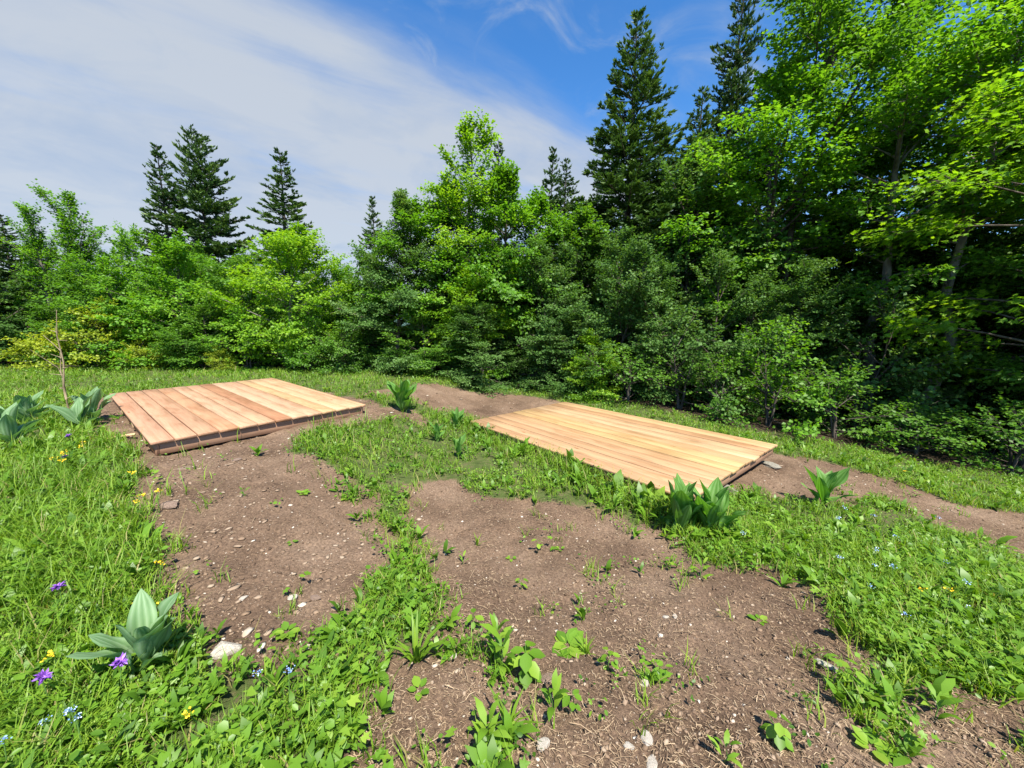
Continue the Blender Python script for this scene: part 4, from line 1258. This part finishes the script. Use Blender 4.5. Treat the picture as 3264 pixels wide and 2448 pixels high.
# broadleaf prototypes: (meshes, H, R); copies are turned and scaled to their own size
PR = {}
def proto(key, seed, H, R, base, limbs, leaf, leaves, profile, **kw):
    PR[key] = (broadleaf_meshes(seed, H, R, base, limbs, leaf, leaves, profile, **kw), H, R)
proto('dome1', 201, 3.4, 1.6, .04, 60, .082, 24000, 'dome')
proto('dome2', 202, 3.6, 1.5, .04, 64, .080, 24000, 'dome', stems=2)
proto('ovoid1', 203, 4.6, 1.35, .08, 60, .082, 20000, 'ovoid')
proto('column1', 204, 5.0, 1.1, .10, 50, .080, 8500, 'column', steep=32, inner=.1)
proto('beech1', 205, 3.8, 1.5, .03, 76, .060, 34000, 'dome', flat=.6)
proto('beech2', 206, 3.4, 1.4, .03, 72, .060, 32000, 'dome', flat=.6, stems=2)
proto('shrub1', 207, 1.2, 1.0, .02, 40, .062, 7000, 'dome', stems=3)
proto('shrub2', 208, 1.2, 1.0, .02, 44, .062, 7000, 'dome', stems=4)
proto('open1', 211, 1.7, 1.1, .22, 20, .085, 2600, 'dome', stems=2)
proto('open2', 212, 1.3, 1.2, .05, 20, .070, 3000, 'dome', stems=3)
proto('tall3', 213, 10.2, 2.3, .36, 42, .10, 20000, 'ovoid', trunk_r=.15, flat=.38, outw=.4, inner=.3, droop=.14)
proto('tall1', 209, 9.4, 2.2, .12, 58, .098, 32000, 'ovoid', stems=2, trunk_r=.12, flat=.38, outw=.4, inner=.3, droop=.12)
proto('tall2', 210, 10.5, 2.4, .16, 58, .10, 30000, 'ovoid', trunk_r=.15, flat=.38, outw=.4, inner=.3, droop=.12)
NAMES = {'dome': 'maple_tree', 'ovoid': 'maple_tree', 'column': 'maple_tree', 'beech': 'beech_tree', 'shrub': 'leafy_shrub', 'open': 'leafy_shrub', 'tall': 'maple_tree'}


def cp(key, x, y, H, R, mat, label, rz=0.0, group=None, name=None, bark='bark', cat='tree'):
    ms, h0, r0 = PR[key]
    nm = name or NAMES[key.rstrip('0123456789')]
    root = empty(nm, (x, y, float(z_base(x, y)) - .03)); root.rotation_euler = (0, 0, rz)
    root.scale = (R / r0, R / r0, H / h0)
    tag(root, label, cat, group)
    for part, me, mk in zip(('trunk', 'branches', 'crown'), ms, (bark, bark, mat)):
        if len(me.materials) == 0: me.materials.append(M[mk])
        o = link(part, me, None, root)
        o.material_slots[0].link = 'OBJECT'; o.material_slots[0].material = M[mk]
    return root


# left side
cp('column1', -14.12, 12.6, 5.3, 1.05, 'maple_mid', 'slender feathery maple standing highest at the left edge', .4, bark='bark_light')
cp('column1', -14.95, 12.3, 4.7, .85, 'maple_mid', 'short feathery maple left of the slender feathery maple', 2.2, bark='bark_light')
cp('dome2', -13.05, 13.2, 4.1, 1.3, 'maple_mid', 'bushy green maple between the feathery maple and the broad fir', .3)
bl('maple_tree', -6.74, 11.6, 3.8, 1.85, 'maple_bright', 'bright yellow-green maple with a visible thin trunk behind the left deck', 14, .10, 64, .082, 24000, 'ovoid', 'bark_light', trunk_r=.055)
cp('dome1', -10.36, 12.0, 3.45, 1.7, 'maple_mid', 'rounded mid-green maple in front of the broad fir', 1.0)
cp('dome2', -11.95, 11.5, 2.9, 1.35, 'maple_mid', 'low green maple behind the golden shrubs at the left', 2.0)
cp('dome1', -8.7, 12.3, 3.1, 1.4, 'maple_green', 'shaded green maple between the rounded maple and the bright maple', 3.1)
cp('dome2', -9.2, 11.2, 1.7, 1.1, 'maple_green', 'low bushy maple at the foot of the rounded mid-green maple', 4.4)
cp('dome1', -6.0, 13.2, 3.1, 1.2, 'maple_mid', 'small maple behind the bright maple beside the sky gap', 4.1)
cp('dome2', -15.4, 11.2, 2.4, 1.3, 'beech', 'dark low maple at the left picture edge behind the meadow', 5.1)
cp('dome1', -13.6, 11.9, 2.5, 1.3, 'maple_green', 'low green maple under the slender feathery maple', 5.6)
cp('shrub1', -12.05, 10.8, 1.45, 1.05, 'golden', 'largest yellow-leaved shrub behind the dry stalk', .2, name='golden_shrub', cat='shrub')
cp('shrub2', -13.4, 10.75, 1.0, .95, 'golden', 'yellow-leaved shrub at the left, left of the largest yellow one', 1.2, name='golden_shrub', cat='shrub')
cp('shrub2', -10.7, 10.7, .8, .6, 'golden', 'small yellow-green shrub right of the largest yellow shrub', 2.0, name='golden_shrub', cat='shrub')
cp('shrub1', -8.25, 10.55, .55, .38, 'golden', 'tiny yellow-green bush at the foot of the maples above the left deck', 3.0, name='golden_shrub', cat='shrub')
cp('shrub2', -5.0, 10.8, 1.2, .95, 'maple_green', 'low green bush at the foot of the sky gap', .9, cat='shrub')
cp('shrub1', -6.0, 11.0, 1.3, .9, 'maple_mid', 'low green bush under the bright maple, right of its trunk', 1.9, cat='shrub')
cp('shrub1', -7.9, 11.1, 1.3, 1.0, 'maple_mid', 'low green bush under the bright maple, left of its trunk', 4.9, cat='shrub')
# gap: trees farther off, with haze painted into their leaf colour
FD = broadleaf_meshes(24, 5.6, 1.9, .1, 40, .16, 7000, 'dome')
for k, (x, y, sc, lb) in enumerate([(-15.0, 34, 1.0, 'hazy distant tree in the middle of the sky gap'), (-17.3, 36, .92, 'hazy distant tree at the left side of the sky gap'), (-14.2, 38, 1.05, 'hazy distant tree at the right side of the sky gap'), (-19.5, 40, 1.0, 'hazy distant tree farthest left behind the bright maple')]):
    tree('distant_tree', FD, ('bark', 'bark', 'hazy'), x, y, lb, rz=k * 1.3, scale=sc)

# centre
bl('beech_tree', -3.6, 11.6, 5.2, 1.75, 'beech', 'dense conical beech with foliage to the ground right of the sky gap', 31, .02, 90, .062, 40000, 'cone')
cp('ovoid1', -2.9, 11.9, 4.9, 1.6, 'maple_mid', 'mid-green maple between the conical beech and the tall bright maple', .7)
cp('ovoid1', -2.3, 12.9, 5.7, 1.5, 'maple_green', 'darker maple close behind the left side of the tall bright maple', 3.7)
cp('ovoid1', .6, 12.6, 5.8, 1.5, 'maple_mid', 'green maple under the thin fir spire, right of the tall bright maple', 5.2)
cp('ovoid1', 1.9, 12.4, 5.3, 1.6, 'maple_green', 'rounded green tree at the left foot of the tallest fir', 4.6)
cp('dome2', -4.6, 12.4, 3.4, 1.3, 'maple_green', 'green tree closing the left flank of the conical beech', 2.6)
bl('maple_tree', -1.75, 12.6, 7.45, 1.6, 'maple_bright', 'tall bright green maple with forked trunk left of centre', 33, .12, 80, .092, 31000, 'dome', 'bark_light', stems=2, trunk_r=.10)
cp('ovoid1', -.35, 12.2, 6.2, 1.6, 'maple_mid', 'green maple leaning against the right side of the tall bright maple', 2.7)
cp('beech1', .9, 11.2, 3.9, 1.6, 'beech', 'rounded grey-green beech below the thin fir spire', .5)
cp('beech2', 2.75, 10.8, 4.1, 1.6, 'beech', 'grey-green beech in front of the tallest fir', 1.5)
cp('beech1', -.8, 10.9, 2.2, 1.4, 'beech', 'low spreading beech under the tall bright maple', 2.5)
cp('beech2', -2.5, 10.9, 1.7, 1.3, 'maple_green', 'low bushy beech at the foot of the conical beech', 3.5)
cp('beech2', 1.9, 10.2, 2.0, 1.3, 'beech', 'low beech above the back corner of the right deck', 4.5)
cp('dome1', 2.0, 9.6, 1.5, .8, 'maple_bright', 'small bright maple sapling in front of the dark beeches', 5.5, name='maple_sapling')
cp('ovoid1', -1.2, 11.3, 3.3, 1.1, 'maple_bright', 'bright maple sapling lit in front of the tall forked maple', 1.1, name='maple_sapling')
# right side
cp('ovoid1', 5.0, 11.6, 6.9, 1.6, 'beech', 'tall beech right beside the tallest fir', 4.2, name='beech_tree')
cp('tall1', 6.8, 11.3, 10.0, 2.4, 'maple_mid', 'tall sunlit maple left of the forest trunks, its top touching the picture edge', .6)
cp('tall2', 8.5, 11.9, 12.6, 2.8, 'maple_green', 'big dark-branched maple whose crown runs out of the picture top', 2.3)
cp('tall3', 9.6, 10.0, 10.8, 2.4, 'maple_mid', 'maple with a pale trunk at the right reaching above the picture', 3.6, bark='bark_light')
cp('tall3', 10.25, 9.0, 10.2, 2.2, 'maple_mid', 'maple with a pale leaning trunk nearest the right picture edge', 1.2, bark='bark_light')
bl('maple_tree', 9.9, 6.9, 8.2, 2.5, 'maple_bright', 'nearest yellow-green maple hanging in from the right edge', 46, .20, 36, .115, 10000, 'ovoid', template=LEAF_MAPLE, trunk_r=.09, flat=.35, outw=.4, inner=.35, droop=.16)
cp('beech1', 3.9, 10.0, 3.2, 1.35, 'beech', 'shaded beech behind the middle of the right deck', 1.9)
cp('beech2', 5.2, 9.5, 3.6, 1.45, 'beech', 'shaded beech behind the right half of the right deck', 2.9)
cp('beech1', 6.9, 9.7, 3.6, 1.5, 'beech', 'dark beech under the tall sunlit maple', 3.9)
cp('open1', 8.2, 8.6, 2.6, 1.4, 'beech', 'open dark sapling left of the pale forest trunks', 5.7, name='beech_sapling')
cp('open1', 4.0, 8.7, 1.9, 1.2, 'beech', 'leafy sapling behind the back edge of the right deck', 2.2, name='maple_sapling')
cp('open2', 2.9, 9.1, 1.2, 1.2, 'maple_green', 'low spreading bush behind the back corner of the right deck', 3.2, cat='shrub')
cp('open1', 5.6, 7.9, 1.8, 1.1, 'maple_mid', 'bright leafy maple sapling in front of the dark trunks', 1.7, name='maple_sapling')
cp('open2', 4.5, 8.0, 1.2, 1.1, 'maple_green', 'low dark shrub at the forest edge right behind the right deck', .3, cat='shrub')
cp('open2', 6.7, 7.4, 1.35, 1.3, 'maple_green', 'wide glossy shrub at the forest edge right of the right deck', 1.3, cat='shrub')
cp('open2', 7.9, 6.95, .9, 1.2, 'maple_green', 'glossy shrub at the forest edge below the pale trunk', 2.3, cat='shrub')
cp('open2', 9.1, 6.5, 1.2, 1.2, 'maple_green', 'dark shrub at the forest edge by the right picture edge', 3.3, cat='shrub')

# depth of the wood behind: copies
fr = np.random.default_rng(8)
for (x, y, sc) in [(5.9, 13.2, 1.0), (10.3, 13.0, 1.0), (12.5, 11.0, 1.05), (13.0, 14.5, 1.2), (10.0, 16.5, 1.1), (6.0, 17.0, 1.1), (2.2, 17.5, .95), (15.5, 9.5, 1.1), (16.5, 12.5, 1.1), (8.3, 19.5, 1.2), (12.8, 18.5, 1.2), (17.5, 16.0, 1.2), (4.2, 20.5, 1.0), (12.2, 7.6, .9), (14.8, 6.6, 1.0)]:  # filler firs, added to block light and darken the wood's interior
    tree('fir_tree', FA, FM, x, y, 'dark filler fir deep inside the shaded wood on the right', rz=float(fr.uniform(0, 6)), scale=(sc * 1.05, sc * 1.05, sc * .78), group='firs filling the wood on the right')
for k, (x, y, sc) in enumerate([(4.4, 12.3, 1.3), (6.2, 12.2, 1.2), (8.0, 12.9, 1.4), (10.0, 11.0, 1.3), (11.6, 9.4, 1.3), (13.6, 8.4, 1.4), (2.0, 13.0, 1.25), (.2, 13.6, 1.2), (-2.4, 14.0, 1.1), (9.6, 14.2, 1.4), (13.0, 12.8, 1.4), (3.2, 15.6, 1.4)]):  # filler beeches, put in so the wood stays dark between the trunks
    cp('beech1' if k % 2 else 'beech2', x, y, 3.6 * sc, 1.5 * sc, 'beech', 'shaded filler beech deep inside the wood on the right', float(fr.uniform(0, 6)), 'beeches filling the wood on the right')
for (x, y, sc) in [(11.2, 12.4, 1.0), (12.6, 9.6, .95), (11.3, 7.8, .9), (14.6, 10.8, 1.0)]:
    cp('tall2', x, y, 10 * sc, 2.4 * sc, 'maple_green', 'maple standing behind the nearest maples at the right edge', float(fr.uniform(0, 6)), 'maples behind the right edge')
for k, (x, y, sc) in enumerate([(-16.5, 14.5, 1.1), (-18.2, 13.5, 1.2), (-15.5, 15.5, 1.1), (-12.0, 14.8, 1.05), (-9.5, 14.5, .95), (-7.8, 14.6, .85), (-17.5, 11.5, .8), (-19.5, 12.0, 1.1), (-11.0, 13.4, .95)]):
    cp('dome1' if k % 2 else 'dome2', x, y, 3.5 * sc, 1.6 * sc, 'maple_green', 'green tree in the second row behind the left maples', float(fr.uniform(0, 6)), 'second row of trees at the left')
